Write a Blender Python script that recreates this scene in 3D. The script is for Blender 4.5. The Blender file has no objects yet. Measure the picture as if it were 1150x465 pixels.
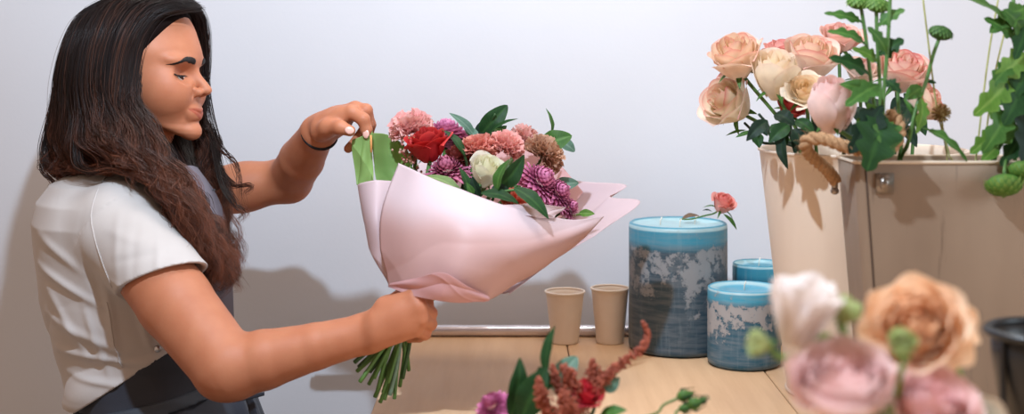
import bpy, math, random
import numpy as np
from mathutils import Vector, Matrix, Quaternion
random.seed(7); RNG = np.random.default_rng(11)
SC = bpy.context.scene; COL = SC.collection
F = 1518.0; ZC = 1.5; ZT = 1.0; WALL = 2.52
PI = math.pi
def P(px, py, d):                       # a point of the place from where it is seen and how far it stands
    return np.array([(px-575)/F*d, d, ZC-(py-60)/F*d])
def V(*a): return np.array(a, float)
def nrm(v):
    v = np.asarray(v, float); n = np.linalg.norm(v); return v/n if n > 1e-12 else v
def lin(c):                             # sRGB 0-255 -> linear
    return tuple(((x/255)/12.92 if x/255 <= .04045 else ((x/255+.055)/1.055)**2.4) for x in c)
def sm(x, a, b):
    t = np.clip((x-a)/(b-a), 0, 1); return t*t*(3-2*t)

# ---------------------------------------------------------------- meshes
class MB:
    def __init__(s): s.v=[]; s.f=[]; s.c=[]; s.n=0; s.m=[]
    def add(s, v, f, col=None, mi=0):
        v = np.asarray(v, float).reshape(-1,3)
        s.v.append(v); s.f += [tuple(int(i)+s.n for i in q) for q in f]; s.m += [mi]*len(f)
        if col is None: col = (1,1,1)
        col = np.asarray(col, float)
        if col.ndim == 1: col = np.tile(col, (len(v),1))
        s.c.append(col); s.n += len(v); return s
    def grid(s, pts, col=None, closeu=False, closev=False, mi=0):
        pts = np.asarray(pts, float); a, b = pts.shape[:2]
        f = []
        for i in range(a if closeu else a-1):
            i2 = (i+1) % a
            for j in range(b if closev else b-1):
                j2 = (j+1) % b
                f.append((i*b+j, i2*b+j, i2*b+j2, i*b+j2))
        if col is not None:
            col = np.asarray(col, float)
            if col.ndim == 3: col = col.reshape(-1,3)
        return s.add(pts.reshape(-1,3), f, col, mi)
    def tube(s, pts, r, n=8, col=None, caps=True, mi=0, flat=None):
        pts = np.asarray(pts, float); m = len(pts)
        r = np.broadcast_to(np.asarray(r, float), (m,))
        T = np.gradient(pts, axis=0); T /= np.linalg.norm(T, axis=1)[:,None]+1e-12
        up = V(0,0,1) if abs(T[0][2]) < .9 else V(1,0,0)
        N = nrm(np.cross(T[0], up)); ring = []
        for i in range(m):
            N = nrm(N - T[i]*np.dot(N, T[i])); B = np.cross(T[i], N)
            a = np.arange(n)/n*2*PI
            fl = 1.0 if flat is None else flat
            ring.append(pts[i] + r[i]*(np.cos(a)[:,None]*N + fl*np.sin(a)[:,None]*B))
        ring = np.array(ring)
        f = []
        for i in range(m-1):
            for j in range(n):
                k = (j+1) % n
                f.append((i*n+j, i*n+k, (i+1)*n+k, (i+1)*n+j))
        v = ring.reshape(-1,3)
        if caps:
            v = np.vstack([v, pts[0]-T[0]*r[0]*.3, pts[-1]+T[-1]*r[-1]*.3]); a0 = m*n
            for j in range(n):
                k = (j+1) % n
                f.append((j, a0, k)); f.append(((m-1)*n+j, (m-1)*n+k, a0+1))
        if col is not None:
            col = np.asarray(col, float)
            if col.ndim == 2 and len(col) == m:
                col = np.repeat(col, n, axis=0)
                if caps: col = np.vstack([col, col[:1], col[-1:]])
        return s.add(v, f, col, mi)
    def lathe(s, prof, c=(0,0,0), n=48, col=None, axis=None, mi=0, wob=None):
        prof = np.asarray(prof, float); a = np.arange(n)/n*2*PI
        pts = np.zeros((len(prof), n, 3))
        rr = prof[:,0][:,None]*np.ones(n)
        if wob is not None: rr = rr*wob(a, prof[:,1])
        pts[...,0] = rr*np.cos(a); pts[...,1] = rr*np.sin(a); pts[...,2] = prof[:,1][:,None]
        if axis is not None: pts = pts @ frame(axis).T
        return s.grid(pts+np.asarray(c, float), col, closev=True, mi=mi)
    def ball(s, c, r, n=10, col=None, mi=0, R=None):
        r = np.broadcast_to(np.asarray(r, float), (3,))
        th = np.linspace(0, PI, n//2+2)[1:-1]; a = np.arange(n)/n*2*PI
        pts = np.stack([np.sin(th)[:,None]*np.cos(a), np.sin(th)[:,None]*np.sin(a), np.cos(th)[:,None]*np.ones(n)], -1)
        v = np.vstack([pts.reshape(-1,3), [[0,0,1],[0,0,-1]]])*r
        if R is not None: v = v @ np.asarray(R).T
        f = []; m = len(th)
        for i in range(m-1):
            for j in range(n):
                k=(j+1)%n; f.append((i*n+j,(i+1)*n+j,(i+1)*n+k,i*n+k))
        for j in range(n):
            k=(j+1)%n; f.append((m*n, j, k)); f.append((m*n+1, (m-1)*n+k, (m-1)*n+j))
        return s.add(v+np.asarray(c,float), f, col, mi)
    def build(s, name, mat, parent=None, smooth=True, loc=None, solid=0, sub=0, offset=-1):
        v = np.vstack(s.v); c = np.vstack(s.c)
        if loc is not None: v = v-np.asarray(loc)
        me = bpy.data.meshes.new(name)
        me.vertices.add(len(v)); me.vertices.foreach_set('co', v.astype(np.float32).ravel())
        lens = np.array([len(q) for q in s.f], np.int32)
        flat = np.fromiter((i for q in s.f for i in q), np.int32, int(lens.sum()))
        me.loops.add(len(flat)); me.loops.foreach_set('vertex_index', flat)
        me.polygons.add(len(lens)); me.polygons.foreach_set('loop_start', np.concatenate([[0], np.cumsum(lens)[:-1]]).astype(np.int32))
        me.polygons.foreach_set('material_index', np.array(s.m, np.int32))
        me.update(calc_edges=True)
        me.polygons.foreach_set('use_smooth', np.full(len(lens), smooth))
        at = me.color_attributes.new('Col', 'FLOAT_COLOR', 'POINT')
        at.data.foreach_set('color', np.hstack([c, np.ones((len(c),1))]).astype(np.float32).ravel())
        for m in (mat if isinstance(mat, (list,tuple)) else [mat]): me.materials.append(m)
        o = bpy.data.objects.new(name, me); COL.objects.link(o)
        if loc is not None: o.location = loc
        if parent is not None:
            o.parent = parent
            o.location = tuple(np.asarray(o.location)-np.asarray(parent.location)) if loc is not None else tuple(-np.asarray(parent.location))
        if solid:
            md = o.modifiers.new('s', 'SOLIDIFY'); md.thickness = solid; md.offset = offset
        if sub:
            md = o.modifiers.new('b', 'SUBSURF'); md.levels = sub; md.render_levels = sub
        return o
def fast_mesh(name, v, quads, mat, parent=None, col=None, smooth=True):
    me = bpy.data.meshes.new(name); k = quads.shape[1]
    me.vertices.add(len(v)); me.vertices.foreach_set('co', v.astype(np.float32).ravel())
    me.loops.add(quads.size); me.loops.foreach_set('vertex_index', quads.astype(np.int32).ravel())
    me.polygons.add(len(quads)); me.polygons.foreach_set('loop_start', (np.arange(len(quads))*k).astype(np.int32))
    me.update(calc_edges=True); me.polygons.foreach_set('use_smooth', np.full(len(quads), smooth))
    if col is not None:
        at = me.color_attributes.new('Col', 'FLOAT_COLOR', 'POINT')
        at.data.foreach_set('color', np.hstack([col, np.ones((len(col),1))]).astype(np.float32).ravel())
    me.materials.append(mat)
    o = bpy.data.objects.new(name, me); COL.objects.link(o)
    if parent is not None: o.parent = parent; o.location = tuple(-np.asarray(parent.location))
    return o
def frame(axis, up=None):               # rotation matrix whose z column is axis
    z = nrm(axis); u = V(0,0,1) if abs(z[2]) < .95 else V(1,0,0)
    if up is not None: u = nrm(up)
    x = nrm(np.cross(u, z)); y = np.cross(z, x)
    return np.stack([x,y,z], 1)
def crom(pts, n):                       # smooth curve through points
    pts = np.asarray(pts, float); m = len(pts)
    if m == 2: 
        t = np.linspace(0,1,n)[:,None]; return pts[0]*(1-t)+pts[1]*t
    e = np.vstack([2*pts[0]-pts[1], pts, 2*pts[-1]-pts[-2]])
    t = np.linspace(0, m-1, n); i = np.minimum(t.astype(int), m-2); u = (t-i)[:,None]
    p0,p1,p2,p3 = e[i],e[i+1],e[i+2],e[i+3]
    return .5*((2*p1)+(-p0+p2)*u+(2*p0-5*p1+4*p2-p3)*u*u+(-p0+3*p1-3*p2+p3)*u**3)
def patch(grid, nu, nv):                # smooth surface through a grid of points
    g = np.asarray(grid, float)
    rows = np.array([crom(r, nv) for r in g])
    return np.stack([crom(rows[:,j], nu) for j in range(nv)], 1)
def tag(o, label=None, cat=None, group=None, kind=None):
    if label: o['label'] = label
    if cat: o['category'] = cat
    if group: o['group'] = group
    if kind: o['kind'] = kind
    return o
def empty(name, loc, label=None, cat=None, group=None):
    o = bpy.data.objects.new(name, None); COL.objects.link(o); o.location = tuple(loc); o.empty_display_size = .02
    return tag(o, label, cat, group)

# ---------------------------------------------------------------- materials
class NT:
    def __init__(s, name):
        s.m = bpy.data.materials.new(name); s.m.use_nodes = True; s.t = s.m.node_tree; s.t.nodes.clear()
        s.out = s.n('ShaderNodeOutputMaterial')
    def n(s, t, **k):
        x = s.t.nodes.new(t)
        for a, b in k.items(): setattr(x, a, b)
        return x
    def l(s, a, b): s.t.links.new(a, b)
    def noise(s, scale, detail=4, vec=None, rough=.5):
        x = s.n('ShaderNodeTexNoise'); x.inputs['Scale'].default_value = scale; x.inputs['Detail'].default_value = detail; x.inputs['Roughness'].default_value = rough
        if vec is not None: s.l(vec, x.inputs['Vector'])
        return x
    def coord(s, scale=(1,1,1), kind='Object'):
        c = s.n('ShaderNodeTexCoord'); m = s.n('ShaderNodeMapping'); m.inputs['Scale'].default_value = scale
        s.l(c.outputs[kind], m.inputs['Vector']); return m.outputs[0]
    def ramp(s, fac, stops):
        r = s.n('ShaderNodeValToRGB'); e = r.color_ramp.elements
        while len(e) < len(stops): e.new(.5)
        for q, (p, c) in zip(e, stops):
            q.position = p; q.color = (*c, 1) if not np.isscalar(c) else (c,c,c,1)
        s.l(fac, r.inputs['Fac']); return r.outputs['Color']
    def mix(s, fac, a, b, mode='MIX'):
        x = s.n('ShaderNodeMix', data_type='RGBA', blend_type=mode)
        for i, q in ((0,fac),(6,a),(7,b)):
            if hasattr(q, 'links'): s.l(q, x.inputs[i])
            elif i == 0: x.inputs[0].default_value = q
            else: x.inputs[i].default_value = (*q, 1)
        return x.outputs[2]
    def bump(s, h, strength=.3, dist=.002):
        b = s.n('ShaderNodeBump'); b.inputs['Strength'].default_value = strength; b.inputs['Distance'].default_value = dist
        s.l(h, b.inputs['Height']); return b.outputs[0]
    def bsdf(s, color=None, rough=.5, **k):
        b = s.n('ShaderNodeBsdfPrincipled')
        if color is not None:
            if hasattr(color, 'links'): s.l(color, b.inputs['Base Color'])
            else: b.inputs['Base Color'].default_value = (*color, 1)
        if hasattr(rough, 'links'): s.l(rough, b.inputs['Roughness'])
        else: b.inputs['Roughness'].default_value = rough
        for a, q in k.items():
            a = a.replace('_', ' ')
            if hasattr(q, 'links'): s.l(q, b.inputs[a])
            else: b.inputs[a].default_value = q
        s.b = b; s.l(b.outputs[0], s.out.inputs[0]); return b
    def translucent(s, color, fac):
        t = s.n('ShaderNodeBsdfTranslucent')
        if hasattr(color, 'links'): s.l(color, t.inputs[0])
        else: t.inputs[0].default_value = (*color, 1)
        m = s.n('ShaderNodeMixShader'); m.inputs[0].default_value = fac
        s.l(s.b.outputs[0], m.inputs[1]); s.l(t.outputs[0], m.inputs[2]); s.l(m.outputs[0], s.out.inputs[0])
def simple(name, c, rough=.5, **k):
    t = NT(name); t.bsdf(lin(c), rough, **k); return t.m
def petal_mat(name, base, amount=.10, tr=.25, rough=.6, scale=60):
    t = NT(name); a = t.n('ShaderNodeVertexColor', layer_name='Col')
    c = t.mix(1.0, lin(base), a.outputs['Color'], 'MULTIPLY')
    n = t.noise(scale, 5, t.coord()); c2 = t.mix(1.0, c, t.ramp(n.outputs['Fac'], [(.3, 1-amount*2), (.7, 1.0)]), 'MULTIPLY')
    t.bsdf(c2, rough, Normal=t.bump(n.outputs['Fac'], .25, .001)); t.translucent(c2, tr); return t.m
def vein_mat(name, tr=.2, rough=.45, spec=.5):  # leaf: colour from attribute, fine mottling
    t = NT(name); a = t.n('ShaderNodeVertexColor', layer_name='Col')
    n = t.noise(45, 6, t.coord(), .6)
    c2 = t.mix(1.0, a.outputs['Color'], t.ramp(n.outputs['Fac'], [(.3, .72), (.7, 1.1)]), 'MULTIPLY')
    t.bsdf(c2, rough, Specular_IOR_Level=spec, Normal=t.bump(n.outputs['Fac'], .3, .001)); t.translucent(c2, tr); return t.m

# ---------------------------------------------------------------- implicit surfaces
class Field:
    def __init__(s, lo, hi, h):
        s.lo = np.array(lo, float); s.h = h
        s.n = np.ceil((np.array(hi)-s.lo)/h).astype(int)+1
        s.a = np.full(s.n, 1.0, np.float32)
    def sl(s, lo, hi):
        a = np.clip(np.floor((np.asarray(lo)-s.lo)/s.h).astype(int), 0, s.n); b = np.clip(np.ceil((np.asarray(hi)-s.lo)/s.h).astype(int)+1, 0, s.n)
        S = tuple(slice(int(x), int(y)) for x, y in zip(a, b))
        if any(x.stop <= x.start for x in S): return None, None
        ax = [(s.lo[i]+s.h*np.arange(S[i].start, S[i].stop)).astype(np.float32) for i in range(3)]
        return S, (ax[0][:,None,None], ax[1][None,:,None], ax[2][None,None,:])
    def op(s, fn, lo, hi, k=.004, mode='add'):
        S, X = s.sl(lo, hi)
        if S is None: return
        d = fn(*X).astype(np.float32); a = s.a[S]
        if mode == 'add':
            h = np.clip(.5+.5*(d-a)/k, 0, 1); s.a[S] = d*(1-h)+a*h-k*h*(1-h)
        else:                               # sub
            d = -d; h = np.clip(.5-.5*(d-a)/k, 0, 1); s.a[S] = d*(1-h)+a*h+k*h*(1-h)
    def cone(s, a, b, r1, r2, k=.006, mode='add', flat=None, fs=1.0):
        a = np.asarray(a, float); b = np.asarray(b, float); ab = b-a; L = float(ab@ab)+1e-12
        m = max(r1, r2)+k+s.h*2
        def fn(x,y,z):
            t = np.clip(((x-a[0])*ab[0]+(y-a[1])*ab[1]+(z-a[2])*ab[2])/L, 0, 1)
            u = x-a[0]-t*ab[0]; v = y-a[1]-t*ab[1]; w = z-a[2]-t*ab[2]
            q = u*u+v*v+w*w
            if flat is not None:
                g = u*flat[0]+v*flat[1]+w*flat[2]; q = q+(fs*fs-1)*g*g
            return np.sqrt(q)-(r1+(r2-r1)*t)
        s.op(fn, np.minimum(a,b)-m, np.maximum(a,b)+m, k, mode)
    def ell(s, c, r, R=None, k=.006, mode='add'):
        c = np.asarray(c, float); r = np.asarray(r, float); R = np.eye(3) if R is None else R; m = max(r)+k+s.h*2; mr = float(min(r))
        def fn(x,y,z):
            q = 0
            for i in range(3):
                g = ((x-c[0])*R[0,i]+(y-c[1])*R[1,i]+(z-c[2])*R[2,i])/r[i]; q = q+g*g
            q = np.sqrt(q); return (q-1)*mr*np.clip(q, .6, 1.6)
        s.op(fn, c-m, c+m, k, mode)
    def mesh(s):
        A = s.a; ins = A < 0; n = np.array(A.shape)
        c = np.zeros(n-1, np.uint8)
        for i in (0,1):
            for j in (0,1):
                for k in (0,1): c += ins[i:n[0]-1+i, j:n[1]-1+j, k:n[2]-1+k]
        cell = np.argwhere((c > 0) & (c < 8)); idx = np.full(n-1, -1, np.int32); idx[tuple(cell.T)] = np.arange(len(cell))
        acc = np.zeros((len(cell),3)); cnt = np.zeros(len(cell))
        cor = [(i,j,k) for i in (0,1) for j in (0,1) for k in (0,1)]
        val = {q: A[cell[:,0]+q[0], cell[:,1]+q[1], cell[:,2]+q[2]].astype(float) for q in cor}
        for q in cor:
            for ax in range(3):
                if q[ax] == 0:
                    p = list(q); p[ax] = 1; p = tuple(p); va, vb = val[q], val[p]
                    m = (va < 0) != (vb < 0); t = np.where(m, va/(va-vb+1e-20), 0)
                    pt = np.tile(np.array(q, float), (len(cell),1)); pt[:,ax] += t
                    acc += pt*m[:,None]; cnt += m
        v = s.lo+s.h*(cell+acc/np.maximum(cnt,1)[:,None])
        Q = []
        for ax in range(3):
            b, d = [(1,2),(2,0),(0,1)][ax]
            s0 = [slice(None)]*3; s1 = [slice(None)]*3; s0[ax] = slice(0,-1); s1[ax] = slice(1,None)
            e0 = ins[tuple(s0)]; e1 = ins[tuple(s1)]
            for fl in (0,1):
                m = (e0 & ~e1) if fl == 0 else (~e0 & e1)
                w = np.argwhere(m); w = w[(w[:,b] > 0) & (w[:,d] > 0) & (w[:,b] < n[b]-1) & (w[:,d] < n[d]-1)]
                def I(db, dd):
                    u = w.copy(); u[:,b] -= db; u[:,d] -= dd; return idx[tuple(u.T)]
                q = np.stack([I(0,0), I(1,0), I(1,1), I(0,1)], 1)
                Q.append(q if fl == 0 else q[:,::-1])
        Q = np.vstack(Q); Q = Q[(Q >= 0).all(1)]
        return v, Q
# ================================================================= the person
D2R = PI/180
yaw, pit, rol = -8*D2R, 4*D2R, -2*D2R
_fw = V(math.cos(yaw)*math.cos(pit), math.sin(yaw)*math.cos(pit), -math.sin(pit))
_lf = nrm(np.cross(V(0,0,1), _fw)); _up = np.cross(_fw, _lf)
_lf, _up = _lf*math.cos(rol)+_up*math.sin(rol), _up*math.cos(rol)-_lf*math.sin(rol)
HR = np.stack([_fw, _lf, _up], 1)       # head axes: forward, left, up
NAS = V(.089, 0, .005)
HO = P(223.5, 80, 2.09) - HR @ NAS
def HW(p): return HO + HR @ np.asarray(p, float)
def HWs(p): return HO + np.asarray(p, float) @ HR.T

_zk = np.array([-.105,-.102,-.098,-.092,-.085,-.078,-.071,-.064,-.057,-.050,-.040,-.028,-.015,.0,.010,.022,.035,.050])
_xf = np.array([ .070, .084, .092, .0955,.0940,.0895,.0890,.0895,.0905,.0910,.0905,.0890,.0860,.0810,.0805,.0815,.0825,.0800])
_wd = np.array([ .012, .020, .028, .036, .042, .046, .050, .0535,.0565,.059, .0625,.0655,.068, .0690,.0695,.070, .071, .072])
def head_parts(Fd):
    def loc(x,y,z):
        u=x-HO[0]; v=y-HO[1]; w=z-HO[2]
        return tuple(HR[0,i]*u+HR[1,i]*v+HR[2,i]*w for i in range(3))
    lo, hi = HO-.16, HO+.16
    def skull(x,y,z):
        a,b,c = loc(x,y,z)
        q = np.sqrt(((a+.008)/.091)**2+(b/.074)**2+((c-.030)/.088)**2); return (q-1)*.074
    Fd.op(skull, lo, hi, .004)
    def face(x,y,z):
        a,b,c = loc(x,y,z)
        xf = np.interp(c, _zk, _xf); w = np.interp(c, _zk, _wd)
        A = xf-.012
        t = np.clip(a-.012, -1, 1)
        q = np.where(t > 0, (np.abs(t/A)**2.05+np.abs(b/w)**2.05)**(1/2.05), np.sqrt((t/.045)**2+(b/w)**2))
        f = (q-1)*.045
        kk=.03; h = np.clip(.5+.5*((c-.050)-f)/kk,0,1); f = (c-.050)*h+f*(1-h)+kk*h*(1-h)
        jaw = (-.105+(.088-a)*.46)-c            # underside rises towards the jaw angle
        k=.012; h = np.clip(.5+.5*(jaw-f)/k,0,1); f = jaw*h+f*(1-h)+k*h*(1-h)
        return f
    Fd.op(face, lo, hi, .014)
    E = lambda c, r, k, mode='add', R=None: Fd.ell(HW(c), r, HR if R is None else R, k, mode)
    for s in (-1, 1):
        E((.052, s*.038, -.027), (.026,.022,.026), .040)            # cheek
        E((.0650, s*.027, .020), (.014,.024,.008), .016)            # brow
        E((.089, s*.0340, .000), (.020,.018,.0115), .016, 'sub')    # eye socket
        E((.0540, s*.0340, -.001), (.0136,.0165,.0140), .005)         # lids over the eyeball
    E((.074, 0, .022), (.009,.018,.014), .016)
    C = lambda a, b, r1, r2, k, mode='add': Fd.cone(HW(a), HW(b), r1, r2, k, mode)
    C((.073,0,.010), (.0985,0,-.0165), .0058, .0070, .009)             # nose bridge
    E((.1030,0,-.0235), (.0090,.0084,.0076), .006)                    # tip
    for s in (-1, 1):
        E((.0925, s*.0115, -.0275), (.0098,.0062,.0068), .0045)       # wings
        E((.0975, s*.0062, -.0340), (.0058,.0028,.0040), .002, 'sub') # nostrils
        E((.0885, s*.0190, -.0300), (.0040,.0016,.0050), .004, 'sub')
    E((.0965,0,-.0455), (.0022,.0030,.0050), .003, 'sub')             # philtrum
    E((.0885,0,-.0610), (.0085,.020,.012), .010)                      # muzzle
    def arc(y, x0, dz=0, z0=0): return (x0-15.0*y*y, y, z0+dz*abs(y)/.022)
    for z0, r, x0, dz, cup in ((-.0562, .0040, .0955, .0036, .0), (-.0652, .0046, .0945, .0086, .0)):
        ys = np.linspace(-.021, .021, 9)
        for y1, y2 in zip(ys[:-1], ys[1:]):
            q1 = max(.25, 1-(abs(y1)/.0235)**2); q2 = max(.25, 1-(abs(y2)/.0235)**2)
            C(arc(y1,x0-r*.5,dz,z0), arc(y2,x0-r*.5,dz,z0), r*q1, r*q2, .0022)
    ys = np.linspace(-.0235, .0235, 9)
    for y1, y2 in zip(ys[:-1], ys[1:]):
        C(arc(y1,.0990,.0070,-.0608), arc(y2,.0990,.0070,-.0608), .0013, .0013, .0018, 'sub')
    E((.0985,0,-.0750), (.0060,.016,.0034), .007, 'sub')
    E((.0850,0,-.0875), (.0125,.0150,.0125), .012)                    # chin
    for s in (-1,1):                                                  # ears
        E((-.004, s*.0745, -.016), (.016,.006,.029), .004)
        E((-.000, s*.081, -.014), (.009,.003,.018), .003, 'sub')

NECKB = P(148, 205, 2.12)
def neck_parts(Fd):
    Fd.cone(HW((-.012,0,-.050)), NECKB, .050, .058, .020)
    Fd.cone(HW((.015,0,-.078)), NECKB+V(.03,0,.01), .026, .040, .025)

SHN = P(132, 250, 1.985); ELN = P(258, 414, 1.845); WRN = P(413, 374, 1.835)
SHF = P(200, 222, 2.235); ELF = P(325, 202, 2.215); WRF = P(357, 149, 2.075)
# torso sections: height in the picture, middle, half depth, half breadth (m)
_ty = np.array([176,190,204,222,245,275,300,330,360,400,430,455,500,600,760])
_tx = np.array([151,146,138,136,140,145,150,153,158,168,180,187,192,196,198])
_ta = np.array([.040,.070,.100,.116,.127,.132,.135,.136,.134,.128,.124,.126,.134,.13,.12])
_tb = np.array([.050,.085,.125,.152,.165,.160,.155,.150,.143,.135,.142,.150,.165,.17,.16])
TD = 2.11
_tz = ZC-(_ty-60)/F*TD; _txw = (_tx-575)/F*TD
def torso_f(grow, ha=1.0):
    zz = _tz[::-1]; xx = _txw[::-1]; aa = _ta[::-1]; bb = _tb[::-1]
    def fn(x,y,z):
        cx = np.interp(z, zz, xx); a = (np.interp(z, zz, aa)+grow)*ha; b = np.interp(z, zz, bb)+grow
        q = (np.abs((x-cx)/a)**2.2+np.abs((y-TD)/b)**2.2)**(1/2.2)
        return (q-1)*np.minimum(a,b)*.9
    return fn

def fingers(Fd, chains, k=.0035):
    for pts, rs in chains:
        for i in range(len(pts)-1):
            Fd.cone(pts[i], pts[i+1], rs[i], rs[i+1], k)
            
NAILS = []
def hand_near(Fd):
    # right hand closed round the stems: back of the hand to the front, fingers curling behind
    w = WRN; d0 = 1.815
    kn = [P(464,334,d0-.002), P(470,345,d0-.008), P(472,358,d0-.006), P(466,370,d0-.001)]
    base = [P(425,358,d0+.006), P(425,366,d0+.000), P(423,375,d0+.000), P(420,382,d0+.006)]
    for b, k_, r in zip(base, kn, (.0140,.0145,.0140,.0125)):
        Fd.cone(b, k_, r*1.05, r*.86, .010)
    Fd.cone(w, P(450,357,d0+.004), .0245, .022, .014, flat=V(0,1,0), fs=1.18)
    Fd.cone(P(432,344,d0+.012), P(462,338,d0+.006), .0135, .0115, .010)
    ch = []
    R = (.0093,.0096,.0092,.0082)
    tip2 = [(479,341),(483,352),(483,364),(477,375)]
    tip3 = [(474,346),(478,356),(477,367),(471,378)]
    tip4 = [(462,350),(465,360),(464,370),(460,380)]
    for i in range(4):
        ch.append(([kn[i], P(*tip2[i], d0+.018), P(*tip3[i], d0+.048), P(*tip4[i], d0+.054)], (R[i]*1.10, R[i]*1.02, R[i]*.92, R[i]*.8)))
    fingers(Fd, ch, .003)
    # thumb over the top of the fist
    th = [P(424,360,d0+.020), P(434,344,d0+.034), P(450,335,d0+.048), P(468,338,d0+.056)]
    fingers(Fd, [(th, (.0155,.0130,.0108,.0085))], .008)

def hand_far(Fd):
    w = WRF; d0 = 2.035
    kn = [P(395,126,d0-.016), P(399,122,d0+.004), P(401,124,d0+.024), P(400,128,d0+.042)]
    base = [P(362,142,d0+.010), P(362,140,d0+.022), P(361,140,d0+.034), P(361,142,d0+.046)]
    for b, k_, r in zip(base, kn, (.0165,.0165,.0150,.0135)):
        Fd.cone(b, k_, r, r*.72, .009)
    Fd.cone(w, P(378,137,d0+.012), .0245, .0225, .012)
    Fd.cone(P(368,146,d0-.010), P(384,130,d0-.008), .0125, .0125, .009)
    R = (.0096,.0098,.0092,.0082)
    fingers(Fd, [([kn[0], P(408,134,d0-.026), P(411.5,146,d0-.024), P(412,154,d0-.018)], (.0108,.0098,.0088,.0070)),
                 ([kn[1], P(411,124,d0-.004), P(413,140,d0+.004), P(402,156,d0+.006), P(391,167,d0+.004)], (.0108,.0100,.0088,.0080,.0068)),
                 ([kn[2], P(412,128,d0+.020), P(416,140,d0+.024), P(414,153,d0+.026)], (.0100,.0094,.0085,.0070)),
                 ([kn[3], P(409,134,d0+.040), P(412,145,d0+.042), P(409,155,d0+.042)], (.0090,.0084,.0076,.0062))], .003)
    fingers(Fd, [([P(360,148,d0+.004), P(368,143,d0-.016), P(382,143,d0-.034), P(393,147,d0-.040)], (.0150,.0125,.0100,.0084))], .006)
    NAILS.append((P(411.0,150.5,d0-.0325), V(-.25,-1,.05), .0052, .0068, V(.05,0,-1)))
    NAILS.append((P(392.5,146.5,d0-.0488), V(.10,-1,.1), .0056, .0070, V(1,0,-.25)))

def arm_parts(Fd):
    Fd.op(torso_f(-.014, .96), P(20,180,TD)-.3, P(330,700,TD)+.3, .02)
    # near arm
    mid = (SHN*.45+ELN*.55)+V(-.003,0,-.003)
    Fd.cone(SHN, mid, .054, .0520, .02); Fd.cone(mid, ELN+V(-.006,0,.004), .0520, .0460, .008)
    Fd.cone(ELN, ELN+V(-.018,.004,-.010), .042, .030, .008)
    q = ELN+(WRN-ELN)*.25; Fd.cone(ELN, q, .0430, .0405, .012)
    q2 = ELN+(WRN-ELN)*.62; Fd.cone(q, q2, .0405, .0315, .004); Fd.cone(q2, WRN, .0315, .0262, .004)
    # far arm
    Fd.cone(SHF, SHF*.4+ELF*.6, .046, .0375, .02); Fd.cone(SHF*.4+ELF*.6, ELF, .0375, .036, .02)
    Fd.cone(ELF, ELF*.55+WRF*.45, .0365, .0360, .012); Fd.cone(ELF*.55+WRF*.45, WRF, .0360, .0262, .004)
    hand_near(Fd); hand_far(Fd)

# --- skin mesh: body at 2.2 mm, head at 1.3 mm, one continuous figure
SEAM = HO[2]-.135
fb = Field((-.86,1.70,.70), (-.08,2.40,1.50), .0023); arm_parts(fb); neck_parts(fb)
vb, qb = fb.mesh(); del fb
fh_ = Field(HO-V(.15,.13,.139), HO+V(.15,.13,.15), .00135); head_parts(fh_); neck_parts(fh_)
FH = fh_
vh, qh = fh_.mesh()
V_ = np.vstack([vb, vh]); Q_ = np.vstack([qb, qh+len(vb)])
Lh = (V_-HO) @ HR                        # head coordinates of every vertex
col = np.ones((len(V_),3))
yb = np.abs(Lh[:,1]); inlip = (Lh[:,0] > .07) & (yb < .026)
zc_ = -.0608+.0060*yb/.022
lipm = .75*(Lh[:,0] < .115)*(Lh[:,2] > -.09)*(Lh[:,2] < -.04)*(1-sm(np.abs(Lh[:,2]-zc_+.0002)/np.maximum(.0001,.0088*(1-(yb/.0265)**2)), .80, 1.0))*inlip*sm(Lh[:,0], .074, .080)
blush = np.exp(-(((Lh[:,0]-.055)/.03)**2+((yb-.048)/.022)**2+((Lh[:,2]+.03)/.022)**2))*.22*(Lh[:,2]>-.12)
lid = np.exp(-(((yb-.031)/.016)**2+((Lh[:,2]-.004)/.006)**2))*(Lh[:,0]>.06)*(Lh[:,0]<.11)*.45
def blend(c, m, t): return c*(1-m[:,None])+np.array(t)*m[:,None]
col = blend(col, blush, (1.0,.74,.66)); col = blend(col, lid, (.72,.52,.46)); col = blend(col, lipm, (.70,.34,.36))
t = NT('skin'); a = t.n('ShaderNodeVertexColor', layer_name='Col')
n1 = t.noise(38, 5, t.coord()); n2 = t.noise(420, 3, t.coord())
c = t.mix(n1.outputs['Fac'], lin((188,124,92)), lin((170,102,72)))
c = t.mix(1.0, c, a.outputs['Color'], 'MULTIPLY')
t.bsdf(c, .55, Subsurface_Weight=.12, Subsurface_Radius=(1,.35,.2), Subsurface_Scale=.008, Specular_IOR_Level=.42, Normal=t.bump(n2.outputs['Fac'], .12, .0006))
skin = t.m
base = P(196, 60, TD); base[2] = 0
person = empty('person', base, 'young woman with long wavy brown hair holding the wrapped bouquet', 'person')
fast_mesh('body', V_, Q_, skin, person, col)

def head_x(y, z):                        # forward surface of the face at (y, z)
    xs = np.linspace(.125, .03, 240)
    w = HWs(np.stack([xs, np.full_like(xs, y), np.full_like(xs, z)], 1))
    i = np.clip(((w-FH.lo)/FH.h), 0, np.array(FH.a.shape)-2)
    i0 = i.astype(int); fr = i-i0; val = 0
    for a in (0,1):
        for b in (0,1):
            for c in (0,1):
                val = val+FH.a[i0[:,0]+a, i0[:,1]+b, i0[:,2]+c]*np.where(a, fr[:,0], 1-fr[:,0])*np.where(b, fr[:,1], 1-fr[:,1])*np.where(c, fr[:,2], 1-fr[:,2])
    k = np.argmax(val < 0); return xs[k]

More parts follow.
